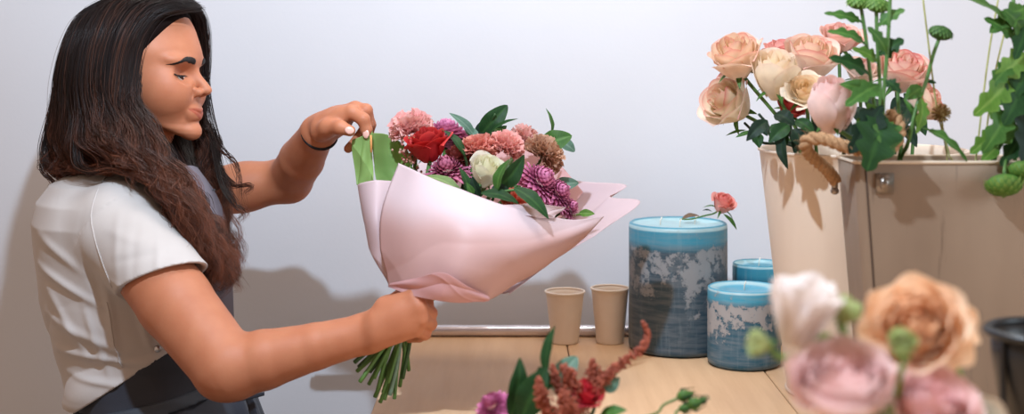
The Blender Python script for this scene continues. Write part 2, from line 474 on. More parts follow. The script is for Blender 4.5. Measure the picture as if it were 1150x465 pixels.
# eyes, lashes, brows
lash_m = simple('lash', (14,11,12), .5)
t = NT('eye_surface'); a = t.n('ShaderNodeVertexColor', layer_name='Col'); t.bsdf(a.outputs['Color'], .12); eyeS = t.m
def lidline(y): return -.0036-.0006*(1-(y/.016)**2)
for s in (-1, 1):
    nu, nv = 41, 13; g = np.zeros((nu,nv,3)); cc = np.zeros((nu,nv,3)); cr = np.zeros((nu,nv,3))
    for i, y in enumerate(np.linspace(-.0150,.0150,nu)):
        up = lidline(y); lo = up-.0062*(1-abs(y/.0151)**2.2)
        for j, z in enumerate(np.linspace(lo, up, nv)):
            g[i,j] = (head_x(s*(.034+y), z)+.0007, s*(.034+y), z)
            r = math.hypot(y+.0050, z-up+.0012)
            cc[i,j] = lin((206,190,180)) if r > .0056 else (lin((52,30,20)) if r > .0022 else lin((8,6,6)))
            if abs(y) > .0115 or j < 1: cc[i,j] = lin((200,140,124))
    xs = g[...,0].copy()
    for _ in range(3): xs[1:-1,1:-1] = (xs[1:-1,1:-1]*2+xs[:-2,1:-1]+xs[2:,1:-1]+xs[1:-1,:-2]+xs[1:-1,2:])/6
    g[...,0] = xs; m = MB(); m.grid(HWs(g.reshape(-1,3)).reshape(nu,nv,3), cc); m.build('eye', eyeS, person)
    ys = np.linspace(-.0155,.0215,24); line = np.array([V(head_x(s*(.034+y), lidline(min(y,.016))+.0006)+.0010, s*(.034+y), lidline(min(y,.016))+.0006+max(0,y-.014)*.25) for y in ys])
    for _ in range(2): line[1:-1] = (line[:-2]+line[1:-1]*2+line[2:])/4
    m = MB(); m.tube(HWs(crom(line, 40)), np.interp(np.linspace(0,1,40), [0,.3,.8,1], [.0004,.0009,.0013,.0004]), 6)
    cl = crom(line, 30)
    for k in range(30):
        t_ = k/29; p = cl[k]; L = .0068*(.5+.6*t_)
        q = [p, p+V(.60,s*(t_-.35)*.8,-.42)*L*.7, p+V(1.10,s*(t_-.3)*1.5,-.42)*L]
        m.tube(HWs(crom(q, 6)), np.linspace(.00034,.0001,6), 4)
    m.build('eyelash', lash_m, person)
    m = MB()                                # brow: short hairs laid along an arch
    for k in range(800):
        t = random.random(); w = random.uniform(-1,1)
        y = .0135+t*.041; zc0 = .0185+.0042*math.sin(min(1,t*1.5)*PI*.5)-.026*max(0,t-.60)
        hw = .0050*(1-.85*max(0,t-.35)/.65)*min(1,.6+t*5)
        z = zc0+w*hw
        p = V(head_x(s*y, z)+.0003, s*y, z)
        L = .0062; y2 = y+L*.85; z2 = z+(.0008 if t < .3 else -.0008)-w*.001
        p2 = V(head_x(s*y2, z2)+.0006, s*y2, z2)
        m.tube(HWs([p, (p+p2)/2+V(.0004,0,0), p2]), (.00042,.00038,.00012), 3)
    m.build('eyebrow', simple('brow', (26,18,17), .6), person)
nailM = simple('nail', (226,178,166), .3)
for c, nn, rw, rl, al in NAILS:
    m = MB()
    z = nrm(nn); R = frame(z, None); y = nrm(al-z*np.dot(al,z)); x = np.cross(y,z); R = np.stack([x,y,z],1)
    m2 = MB(); m2.ball((0,0,0), (rw,rl,.0016), 14, R=R); m.add(m2.v[0]+c, m2.f); m.build('fingernail', nailM, person)

# --- bracelet
tt = t = NT('black_elastic'); n = t.noise(300,2,t.coord()); t.bsdf(lin((16,18,24)), .75, Normal=t.bump(n.outputs['Fac'],.4,.001))
black = t.m
ax = nrm(P(352,158,2.095)-P(362,142,2.055)); c = P(360.5,145,2.062)
ax = nrm(ELF-WRF); c = WRF+V(.002,0,-.001)+ax*(-.002); R = frame(ax)
a = np.linspace(0, 2*PI, 49)[:-1]; m = MB(); pts = c+.0272*(np.cos(a)[:,None]*R[:,0]+np.sin(a)[:,None]*R[:,1])
m.tube(np.vstack([pts, pts[:1], pts[1:2]]), .0030, 8)
m.build('bracelet', black, person)

# --- t-shirt
AD = nrm(P(262,425,1.86)-SHN)
def zslant(x, x1, y1, x2, y2):           # height of a slanted line in the torso's plane
    a = P(x1,y1,TD); b = P(x2,y2,TD); return a[2]+(x-a[0])/(b[0]-a[0])*(b[2]-a[2])
fs = Field((-.90,1.84,.97), (-.36,2.40,1.37), .0022)
CR = [(46,296,122,338,.0045,.0065),(50,352,150,392,.0045,.0075),(64,392,170,404,.0050,.0065),(58,322,104,396,.0035,.007),(52,262,104,300,.003,.007),(128,300,140,398,.0040,.006),(104,338,128,418,.0035,.006),(160,330,176,392,.0035,.006),
      (116,214,104,262,-.0035,.006),(104,262,124,330,-.0040,.006),(76,418,150,430,.0035,.005),(70,224,110,214,-.002,.008)]
CS = [(150,232,158,322,.0030,.0065),(172,240,176,300,-.0026,.007),(196,252,206,298,.0030,.006),(140,250,186,262,.0022,.007),(150,282,205,270,-.0022,.006),(136,300,176,312,.0022,.005)]
def crease(x, z, L):
    w = 0
    for x1,y1,x2,y2,am,wd in L:
        a = P(x1,y1,2.0); b = P(x2,y2,2.0); dx,dz = b[0]-a[0], b[2]-a[2]; l2 = dx*dx+dz*dz
        t = ((x-a[0])*dx+(z-a[2])*dz)/l2; tc = np.clip(t,0,1)
        q = (x-a[0]-tc*dx)**2+(z-a[2]-tc*dz)**2
        w = w+am*np.exp(-q/wd**2)*np.sin(np.clip(tc,.04,.96)*PI)**.5
    return w
def folds(f0):
    f = torso_f(f0)
    def g(x,y,z):
        u = x*.8+z*.6; v = -x*.6+z*.8
        w = .0050*(1-np.abs(np.sin(v*30+1.9*np.sin(u*11+y*9)+y*10))**.7)*sm(-z,-1.18,-1.03)
        w = w+.0022*np.sin(u*60+1.6*np.sin(v*30)+y*14)*np.exp(-((x+.60)/.10)**2-((z-1.16)/.09)**2)
        w = w+.0012*np.sin(x*45+z*28+2*np.sin(z*19+y*12))
        puff = .016*np.exp(-((z-zslant(x,95,438,250,372))/.035)**2)*sm(-x,.585,.66)
        return f(x,y,z)+w-puff-crease(x,z,CR)*sm(-(y-TD),-.02,.05)
    return g
lo_, hi_ = fs.lo, fs.lo+fs.n*fs.h
fs.op(folds(.004), lo_, hi_, .01)
S0 = SHN+V(.002,0,-.008); HEM = SHN+(ELN-SHN)*.415; HN = nrm(np.cross(P(220,306,1.90)-P(143,334,1.90), V(0,1,0))); HN = HN if HN[2] < 0 else -HN
HN = nrm(HN+V(0,-.35,0))
def sleeve(S0, HEM, HN, r0, r1, ph):
    ab = HEM+nrm(HEM-S0)*.05-S0; L = float(ab@ab)
    def fn(x,y,z):
        tt = ((x-S0[0])*ab[0]+(y-S0[1])*ab[1]+(z-S0[2])*ab[2])/L; t = np.clip(tt, -.05, 1.2)
        u=x-S0[0]-t*ab[0]; v=y-S0[1]-t*ab[1]; w=z-S0[2]-t*ab[2]
        d = np.sqrt(u*u+v*v+w*w)-(r0+(r1-r0)*np.clip(t,0,1))
        d = d+.0016*np.sin(t*9+u*40+w*30+ph)*(t > 0)*(1-.6*np.clip(t,0,1))+.0007*np.sin(t*21-u*50+ph)
        d = d-.55*crease(x,z,CS)*sm(-(y-S0[1]),-.01,.02)
        pl = (x-HEM[0])*HN[0]+(y-HEM[1])*HN[1]+(z-HEM[2])*HN[2]
        return np.maximum(d, pl)
    return fn
fs.op(sleeve(S0, HEM, HN, .0650, .0610, 0), lo_, hi_, .016)
HEM2 = P(232,214,2.235); HN2 = nrm(V(1,.05,-.05))
fs.op(sleeve(SHF+V(0,0,.004), HEM2, HN2, .060, .052, 2), lo_, hi_, .016)
# openings: hollow at both hems, neckline, lower edge
def inner(HEM, HN, r, L0):
    def fn(x,y,z):
        u=x-HEM[0]; v=y-HEM[1]; w=z-HEM[2]; a=u*HN[0]+v*HN[1]+w*HN[2]
        return np.maximum(np.sqrt(np.maximum(u*u+v*v+w*w-a*a, 0))-r, -a-L0)
    return fn
SAX = nrm(HEM-S0); fs.op(inner(HEM, SAX, .0555, .014), HEM-.09, HEM+.09, .003, 'sub')
fs.op(inner(HEM2, nrm(HEM2-SHF), .046, .02), HEM2-.09, HEM2+.09, .003, 'sub')
fs.op(lambda x,y,z: np.maximum(folds(-.006)(x,y,z), (z-zslant(x,95,452,250,352)-.02)), lo_, hi_, .003, 'sub')
fs.op(lambda x,y,z: (z-zslant(x,95,452,250,352))+0*y, lo_, hi_, .002, 'sub')
fs.cone(NECKB+V(.03,0,-.045), NECKB+V(.045,0,.10), .072, .066, .006, 'sub')
fs.cone(NECKB+V(.0,0,-.01), NECKB+V(.0,0,.10), .067, .064, .006, 'sub')
vs, qs = fs.mesh(); del fs
t = NT('white_jersey'); n1 = t.noise(14, 4, t.coord()); n2 = t.noise(900, 2, t.coord((1,1,.5)))
c = t.mix(n1.outputs['Fac'], lin((194,188,186)), lin((184,176,172)))
b1 = t.bump(n2.outputs['Fac'], .25, .0006)
t.bsdf(c, .9, Specular_IOR_Level=.15, Sheen_Weight=.15, Normal=b1)
jersey = t.m
shirt = fast_mesh('t_shirt', vs, qs, jersey, person)
# hem seam of the sleeve, side seam, collar rib
def ringat(c, n, r, rt, name, wob=0, par=shirt, mat=jersey, N=64):
    R = frame(n); a = np.linspace(0,2*PI,N+1)[:-1]
    pts = c+r*(np.cos(a)[:,None]*R[:,0]+np.sin(a)[:,None]*R[:,1])
    m = MB(); m.tube(np.vstack([pts, pts[:2]]), rt, 8, caps=False); o = m.build(name, mat, person); o.parent = par; o.location = (0,0,0); return o
m = MB()
def rayshirt(px, py):                    # near side of the torso's cloth seen at px, py
    f = torso_f(.004)
    for d in np.linspace(1.85, 2.11, 260):
        p = P(px, py, d)
        if f(*[np.array(q) for q in p]) < 0: return p
    return P(px, py, 2.0)
_pp = np.stack([575+vs[:,0]/vs[:,1]*F, 60+(ZC-vs[:,2])/vs[:,1]*F], 1)
def on_shirt(pts, n):
    out = []
    for q in crom([(a,b,0) for a,b in pts], n)[:,:2]:
        k = np.where(((_pp-q)**2).sum(1) < 9)[0]
        if len(k): out.append(vs[k[np.argmin(vs[k,1])]]+V(0,-.0006,0))
    out = np.array(out); ker = np.ones(5)/5
    return np.stack([np.convolve(np.pad(out[:,i],2,'edge'), ker, 'valid') for i in range(3)], 1)
for nm, pts in (('side_seam', ((118,340),(122,358),(128,382),(134,402),(137,416))), ('armhole_seam', ((120,193),(108,212),(101,238),(104,268),(114,300),(124,326))), ('sleeve_hem', ((140,324),(160,318),(190,306),(214,294)))):
    m = MB(); m.tube(on_shirt(pts, 40), .0010, 6); o = m.build(nm, jersey, person); o.parent = shirt; o.location = (0,0,0)

# --- apron: bib side, waist band, skirt; trousers and shoes below
t = NT('apron_cloth'); n = t.noise(650,2,t.coord()); n2 = t.noise(9,3,t.coord())
c = t.mix(n2.outputs['Fac'], lin((44,48,60)), lin((34,37,48))); t.bsdf(c, .75, Sheen_Weight=.1, Normal=t.bump(n.outputs['Fac'],.3,.0006)); apm = t.m
t = NT('apron_grey'); n = t.noise(650,2,t.coord()); t.bsdf(lin((106,100,110)), .85, Normal=t.bump(n.outputs['Fac'],.3,.0006)); apg = t.m
fa = Field((-.90,1.86,.94), (-.36,2.36,1.26), .003)
lo_, hi_ = fa.lo, fa.lo+fa.n*fa.h
def apf(x,y,z):
    f = torso_f(.001)(x,y,z)+.002*np.sin(x*60+z*30+y*25)
    top = zslant(x,100,430,262,352); f = np.maximum(f, z-top); return np.maximum(f, (zslant(x,110,470,250,428)-z))
fa.op(apf, lo_, hi_, .002)
va, qa = fa.mesh(); del fa
fast_mesh('apron', va, qa, apm, person)
apron = [o for o in person.children if o.name.startswith('apron')][0]
fa = Field((-.90,1.84,.90), (-.34,2.38,1.06), .003); lo_, hi_ = fa.lo, fa.lo+fa.n*fa.h
def bdf(x,y,z):
    f = torso_f(.008)(x,y,z)+.0012*np.sin(z*220+x*50)
    f = np.maximum(f, z-zslant(x,111,446,208,425.5)); return np.maximum(f, zslant(x,113,463,222,436)-z)
fa.op(bdf, lo_, hi_, .004); va, qa = fa.mesh(); del fa
t = NT('apron_band'); n = t.noise(650,2,t.coord()); t.bsdf(lin((56,62,72)), .75, Normal=t.bump(n.outputs['Fac'],.3,.0006))
o = fast_mesh('waistband', va, qa, t.m, person); o.parent = apron; o.location = (0,0,0)
def tube_loft(zs, grow, pleat, name, mat, topz=None, n=160):
    zz = _tz[::-1]; m = MB(); rows = []
    a = np.arange(n)/n*2*PI
    for i, z in enumerate(zs):
        z0 = z if topz is None else z
        ca = np.sign(np.cos(a))*np.abs(np.cos(a))**.9; sa = np.sign(np.sin(a))*np.abs(np.sin(a))**.9
        A = np.interp(z, zz, _ta[::-1])+grow[i]; B = np.interp(z, zz, _tb[::-1])+grow[i]; cx = np.interp(z, zz, _txw[::-1])
        pl = pleat[i]*np.sin(a*17+1.3*np.sin(a*5))
        X = cx+(A+pl)*ca; Y = TD+(B+pl)*sa; Z = np.full(n, z)
        if i == 0: Z = np.array([zslant(x,113,458,222,432) for x in X])
        if i == 1: Z = np.minimum(z, Z[0] if False else np.array([zslant(x,113,458,222,432) for x in X])-.02)
        rows.append(np.stack([X,Y,Z],1))
    m.grid(np.array(rows), closev=True); return m.build(name, mat, person, solid=.003)
zs = [.99,.95,.90,.84,.77,.70,.62]
sk = tube_loft(zs, [.004,.008,.012,.018,.024,.030,.036], [.001,.004,.006,.007,.008,.009,.010], 'apron_skirt', apm)
sk.parent = apron; sk.location = (0,0,0)
# bib strap beside the neck and bib front
m = MB()
g = [[P(208,186,2.075), P(216,186,2.085), P(222,188,2.10)],
     [P(222,215,2.055), P(234,215,2.075), P(243,218,2.10)],
     [P(232,250,2.030), P(246,248,2.060), P(255,250,2.10)],
     [P(240,290,2.015), P(252,288,2.055), P(260,290,2.11)],
     [P(236,335,2.010), P(252,335,2.050), P(262,336,2.12)],
     [P(230,380,2.010), P(250,385,2.050), P(264,390,2.12)]]
m.grid(patch(g, 40, 12)); o = m.build('bib', apg, person, solid=.003); o.parent = apron; o.location = (0,0,0)
m = MB(); m.tube(crom([P(213,222,2.048),P(228,219,2.066),P(241,213,2.10)], 12), .0012, 6)
o = m.build('bib_stitching', apm, person); o.parent = apron; o.location = (0,0,0)
m = MB(); p = rayshirt(178,391)+V(0,-.006,0); m.lathe([(0,.0025),(.004,.002),(.0052,0),(.0052,-.002)], p, 20, axis=V(0,-1,.1))
o = m.build('button', simple('button_metal', (200,200,205), .3, Metallic=1.0), person); o.parent = apron; o.location = (0,0,0)
# apron ties hanging at the front
m = MB(); m.grid(patch([[P(266,436,2.0),P(274,436,1.995)],[P(276,450,2.0),P(284,449,1.995)],[P(282,475,2.0),P(291,474,1.995)]],14,4))
m.grid(patch([[P(262,446,1.99),P(262,452,1.99)],[P(285,442,1.985),P(286,447,1.985)],[P(297,440,1.985),P(297,444,1.985)]],12,4))
o = m.build('apron_tie', apm, person, solid=.002); o.parent = apron; o.location = (0,0,0)
cxh = float(_txw[-4])
jeans = simple('trousers_cloth', (38,42,56), .85)
m = MB()
for s in (-1,1):
    m.tube(crom([V(cxh+.01,TD+s*.075,.88), V(cxh+.02,TD+s*.085,.62), V(cxh+.02,TD+s*.085,.45), V(cxh,TD+s*.085,.10)], 30), np.interp(np.linspace(0,1,30),[0,.35,.6,1],[.098,.082,.066,.050]), 20)
m.build('trousers', jeans, person)
for s in (-1,1):
    m = MB(); m.ball((cxh+.055,TD+s*.085,.030), (.13,.046,.030), 20); m.ball((cxh-.01,TD+s*.085,.055), (.055,.042,.055), 16); m.build('shoe', simple('shoe_leather', (225,222,218), .5), person)
    
# --- hair
def hp(l): return [P(*q) for q in l]
CURT = [   # outer curtain, from the parting at the front round the near side to the back
 [(220,9,2.060),(200,11,2.045),(177,18,2.030),(159,43,2.018),(151,72,2.010),(147,104,2.000),(158,134,1.990),(176,164,1.985),(199,200,1.972),(222,240,1.965),(244,285,1.960),(256,325,1.960)],
 [(212,3,2.075),(192,4,2.052),(168,14,2.030),(150,40,2.012),(142,72,2.002),(140,106,1.992),(148,140,1.982),(166,174,1.972),(190,210,1.958),(212,250,1.950),(232,290,1.950),(240,326,1.952)],
 [(204,-1,2.085),(184,0,2.058),(162,10,2.032),(143,36,2.008),(133,70,1.998),(130,106,1.990),(138,142,1.978),(157,176,1.962),(181,210,1.948),(206,246,1.942),(236,284,1.942),(262,318,1.945)],
 [(194,-4,2.095),(170,-2,2.068),(145,8,2.036),(128,34,2.010),(118,68,1.998),(117,106,1.990),(125,142,1.975),(145,170,1.958),(172,196,1.944),(198,222,1.936),(218,250,1.937),(230,276,1.940)],
 [(182,-6,2.105),(154,-4,2.080),(128,6,2.046),(112,34,2.018),(103,68,2.006),(101,106,1.995),(107,142,1.985),(120,164,1.968),(136,180,1.955),(156,193,1.946),(178,208,1.938),(194,226,1.937)],
 [(172,-6,2.115),(140,-3,2.092),(112,10,2.056),(96,38,2.030),(87,72,2.018),(84,108,2.010),(87,145,2.000),(94,170,1.990),(104,184,1.985),(118,190,1.975),(132,192,1.965),(142,196,1.962)],
 [(166,-6,2.125),(132,-2,2.110),(100,13,2.082),(82,42,2.056),(74,76,2.045),(71,108,2.040),(71,144,2.035),(72,170,2.028),(78,186,2.022),(90,192,2.012),(104,188,2.005),(112,182,2.0)],
 [(162,-5,2.135),(126,0,2.130),(92,17,2.110),(75,46,2.094),(66,78,2.088),(62,110,2.085),(60,144,2.085),(58,168,2.080),(60,184,2.074),(68,193,2.066),(82,194,2.058),(94,189,2.052)],
 [(164,-4,2.150),(126,3,2.160),(94,20,2.160),(78,50,2.152),(69,80,2.148),(63,112,2.145),(60,144,2.145),(57,168,2.140),(58,186,2.135),(65,196,2.130),(80,195,2.125),(95,190,2.12)],
 [(172,-4,2.165),(132,3,2.185),(102,24,2.198),(86,54,2.200),(78,86,2.200),(72,118,2.198),(70,148,2.195),(70,170,2.190),(74,186,2.185),(84,192,2.18),(100,190,2.175),(120,188,2.17)]]
FARC = [   # far side, seen past the face and below the chin
 [(206,4,2.110),(219,12,2.135),(227,32,2.160),(229,64,2.180),(228,100,2.190),(231,136,2.180),(240,168,2.160),(246,196,2.130),(243,232,2.100),(254,268,2.070),(264,312,2.050)],
 [(200,0,2.125),(214,8,2.150),(223,32,2.180),(224,66,2.195),(220,104,2.200),(221,140,2.190),(229,172,2.160),(238,206,2.130),(246,240,2.100),(258,276,2.075),(262,300,2.060)],
 [(190,-2,2.140),(200,8,2.185),(206,36,2.205),(206,70,2.210),(204,108,2.205),(206,144,2.190),(214,178,2.160),(224,212,2.120),(232,248,2.080),(246,284,2.045),(258,326,2.030)]]
MIDC = [   # inner hair between jaw and shoulder
 [(150,100,2.030),(156,122,2.030),(168,148,2.030),(184,176,2.030),(202,204,2.030),(218,234,2.020),(230,264,2.005),(240,294,1.990),(250,324,1.985)],
 [(146,112,2.045),(154,138,2.050),(168,162,2.055),(188,188,2.060),(208,214,2.060),(226,242,2.040),(238,270,2.020),(252,298,2.010),(266,322,2.005)],
 [(140,110,2.035),(148,140,2.030),(162,168,2.020),(182,194,2.005),(202,222,1.995),(218,252,1.985),(232,282,1.980),(240,310,1.975),(246,334,1.975)],
 [(200,130,2.160),(206,150,2.150),(212,170,2.140),(220,192,2.120),(230,216,2.100),(240,242,2.080),(246,268,2.060),(254,296,2.040),(264,318,2.030)]]
def strands(guides, N, clumps, spread, wave, rad, NP=46, inward=.02, seed=1, rag=.16):
    g = np.array([crom(hp(q), NP) for q in guides]); rng = np.random.default_rng(seed)
    u = rng.random(clumps)*(len(g)-1); cl = rng.integers(0, clumps, N)
    tt = np.linspace(0,1,NP)
    cu = u[cl]+rng.normal(0,.05,N)*1.0; cu = np.clip(cu, 0, len(g)-1.001)
    i = cu.astype(int); f = (cu-i)[:,None,None]
    base = g[i]*(1-f)+g[np.minimum(i+1,len(g)-1)]*f
    # clumps wander together, strands wander within
    cph = .8*u[:,None]+np.array([0,1.3,2.2])+rng.normal(0,.65,(clumps,3)); cam = rng.normal(0,1,(clumps,3)); cfr = 2.9+rng.normal(0,.12,(clumps,1))
    env = (.25+1.0*sm(tt,.30,1.0))[None,:,None]
    w = np.sin(tt[None,:,None]*cfr[cl][:,None,:]*6.28*wave[1]+cph[cl][:,None,:])*wave[0]*sm(tt,.36,.70)[None,:,None]*np.array([1.5,.9,.6])
    off = cam[cl][:,None,:]*spread*env*np.array([1,.8,.7])
    fine = rng.normal(0,1,(N,3))[:,None,:]*(.0036-.0016*sm(tt,.35,.8)[None,:,None])*np.array([1,1,.6])
    fw = np.sin(tt[None,:,None]*(9+6*rng.random((N,1,1)))+rng.random((N,1,3))*6.28)*.0016*env
    inw = np.zeros((N,1,3)); inw[:,0,1] = rng.random(N)*inward
    p = base+w+off+fine+fw+inw*(1-0*tt[None,:,None])
    ln = 1-rng.random(N)*rag-rng.random(N)**6*.25
    p = np.array([np.stack([np.interp(tt*ln[k], tt, p[k,:,j]) for j in range(3)],1) for k in range(N)])
    r = (rad*(.7+.7*rng.random(N)))[:,None]*np.interp(tt,[0,.08,.75,1],[.8,1,1,.25])[None,:]
    return p, r, ln, cl, rng.random(clumps)
def hair_mesh(sets, name, mat):
    Vs=[]; Qs=[]; Cs=[]; n0=0
    for p, r, ln, cl, cr in sets:
        N, M = p.shape[:2]
        T = np.gradient(p, axis=1); T /= np.linalg.norm(T,axis=2)[...,None]+1e-9
        A = np.cross(T, np.array([.3,.9,.25])); A /= np.linalg.norm(A,axis=2)[...,None]+1e-9; B = np.cross(T, A)
        ring = [p+r[...,None]*(math.cos(a)*A+math.sin(a)*B) for a in (0, 2.094, 4.189)]
        v = np.stack(ring, 2).reshape(-1,3)
        k = np.arange(N*M).reshape(N,M); a = k[:,:-1].ravel()*3; b = k[:,1:].ravel()*3
        q = np.vstack([np.stack([a+j, b+j, b+(j+1)%3, a+(j+1)%3],1) for j in range(3)])
        tt = np.linspace(0,1,M)[None,:]*ln[:,None]
        tone = cr[cl][:,None]
        dark = np.array(lin((29,19,18))); tip = np.array(lin((120,66,44))); mid = np.array(lin((84,52,40)))
        m1 = np.clip(sm(tt,.38,.95)*(.10+1.25*tone), 0, 1.1)[...,None]; c = dark*(1-m1)+tip*m1
        m2 = (sm(tone,.72,.9)*sm(tt,.05,.3)*.5)[...,None]; c = c*(1-m2)+mid*1.5*m2
        c = c*(.65+.8*np.random.default_rng(N).random((N,1,1))**1.5); c = np.repeat(c.reshape(-1,3), 3, axis=0)
        Vs.append(v); Qs.append(q+n0); Cs.append(c); n0 += len(v)
    return fast_mesh(name, np.vstack(Vs), np.vstack(Qs), mat, person, np.vstack(Cs))
t = NT('hair_strands'); a = t.n('ShaderNodeVertexColor', layer_name='Col')
t.bsdf(a.outputs['Color'], .38, Specular_IOR_Level=.30); hairm = t.m
CF = [[(x,y,c) for x,y,c in g] for g in CURT]
S = [strands(CF[:5], 7000, 90, .0045, (.0085,1.9), .00032, seed=3, inward=.03, rag=.30),
     strands(CF[4:], 6000, 110, .0050, (.0060,1.5), .00030, seed=13, inward=.03, rag=.14),
     strands(FARC, 2000, 34, .0040, (.0085,1.9), .00030, seed=4, inward=.025, rag=.25),
     strands(MIDC, 2600, 34, .0050, (.0105,1.9), .00032, seed=5, inward=.03, rag=.25),
     strands(CF[:4], 450, 40, .0075, (.012,1.9), .00028, seed=8, inward=.02, rag=.2),
     strands([CF[6],CF[7],CF[8],CF[9]], 130, 50, .010, (.010,1.2), .00026, seed=9, inward=.02)]
LOCKS = [[(228,60,2.19),(232,110,2.18),(244,160,2.14),(262,185,2.10),(274,240,2.08)],
         [(236,150,2.15),(246,190,2.10),(262,206,2.08),(278,208,2.07),(274,220,2.07)],
         [(238,160,2.13),(248,204,2.08),(262,228,2.06),(272,238,2.05),(270,254,2.05)]]
for i, l in enumerate(LOCKS): S.append(strands([l, [(a+3,b+2,c+.004) for a,b,c in l]], 22, 6, .0012, (.003,1.0), .0004, seed=20+i, inward=.004, rag=.1))
# loose curl lying on the shoulder
for i, l in enumerate([[(96,60,2.03),(86,130,2.01),(84,178,1.985),(100,192,1.97),(128,190,1.955),(144,196,1.95),(152,214,1.94)],
                       [(74,80,2.10),(50,150,2.08),(46,182,2.07),(54,204,2.06),(60,214,2.05)],
                       [(76,60,2.10),(58,120,2.08),(50,160,2.07),(52,180,2.06),(60,190,2.05),(74,188,2.03)]]):
    S.append(strands([l, [(a+4,b+3,c+.004) for a,b,c in l]], 26, 7, .0012, (.003,1.0), .00042, seed=30+i, inward=.004, rag=.1))
hair = hair_mesh(S, 'hair', hairm)
# scalp layer under the strands
fc = Field(HO-V(.16,.14,.10), HO+V(.16,.14,.16), .0035)
fc.ell(HW((-.012,0,.030)), (.098,.083,.094), HR, .01)
fc.cone(HW((-.050,-.028,.00)), P(112,165,2.05), .058, .040, .03); fc.cone(HW((-.050,.028,.0)), P(110,165,2.15), .055, .040, .03)
fc.op(lambda x,y,z: -(( (x-HO[0])*HR[0,0]+(y-HO[1])*HR[1,0]+(z-HO[2])*HR[2,0])*1.0 - .022 - .60*np.clip(((x-HO[0])*HR[0,2]+(y-HO[1])*HR[1,2]+(z-HO[2])*HR[2,2])-.02,-.06,.2)), fc.lo, fc.lo+fc.n*fc.h, .004, 'sub')
vc, qc = fc.mesh()
o = fast_mesh('hair_scalp', vc, qc, simple('scalp_hair', (24,16,15), .9, Specular_IOR_Level=.05), person); o.parent = hair; o.location = (0,0,0)
# inner lock mass hanging in front of the near shoulder, under the strands
# ================================================================= room
def plane(name, pts, mat, kind='structure'):
    m = MB(); m.add(pts, [(0,1,2,3)]); o = m.build(name, mat, smooth=False); return tag(o, kind=kind)
t = NT('wall_paint'); n = t.noise(7,5,t.coord()); n2 = t.noise(160,3,t.coord())
c = t.mix(n.outputs['Fac'], lin((213,215,222)), lin((208,210,217))); t.bsdf(c, .85, Specular_IOR_Level=.2, Normal=t.bump(n2.outputs['Fac'],.08,.002)); wallm = t.m
plane('wall_back', [(-2.6,WALL,0),(2.6,WALL,0),(2.6,WALL,2.75),(-2.6,WALL,2.75)], wallm)
t = NT('floor_concrete'); n = t.noise(5,6,t.coord()); t.bsdf(t.ramp(n.outputs['Fac'],[(.3,lin((120,112,104))),(.7,lin((150,142,132)))]), .7)
plane('floor', [(-2.6,-1.5,0),(2.6,-1.5,0),(2.6,WALL,0),(-2.6,WALL,0)], t.m)
m = MB(); z=.09; y=WALL-.014
m.add([(-2.6,y,0),(2.6,y,0),(2.6,y,z),(-2.6,y,z),(-2.6,WALL,0),(2.6,WALL,0),(2.6,WALL,z),(-2.6,WALL,z)], [(0,1,2,3),(3,2,6,7),(0,3,7,4),(1,5,6,2)])
tag(m.build('baseboard_back', simple('baseboard_paint', (225,222,220), .5), smooth=False), kind='structure')
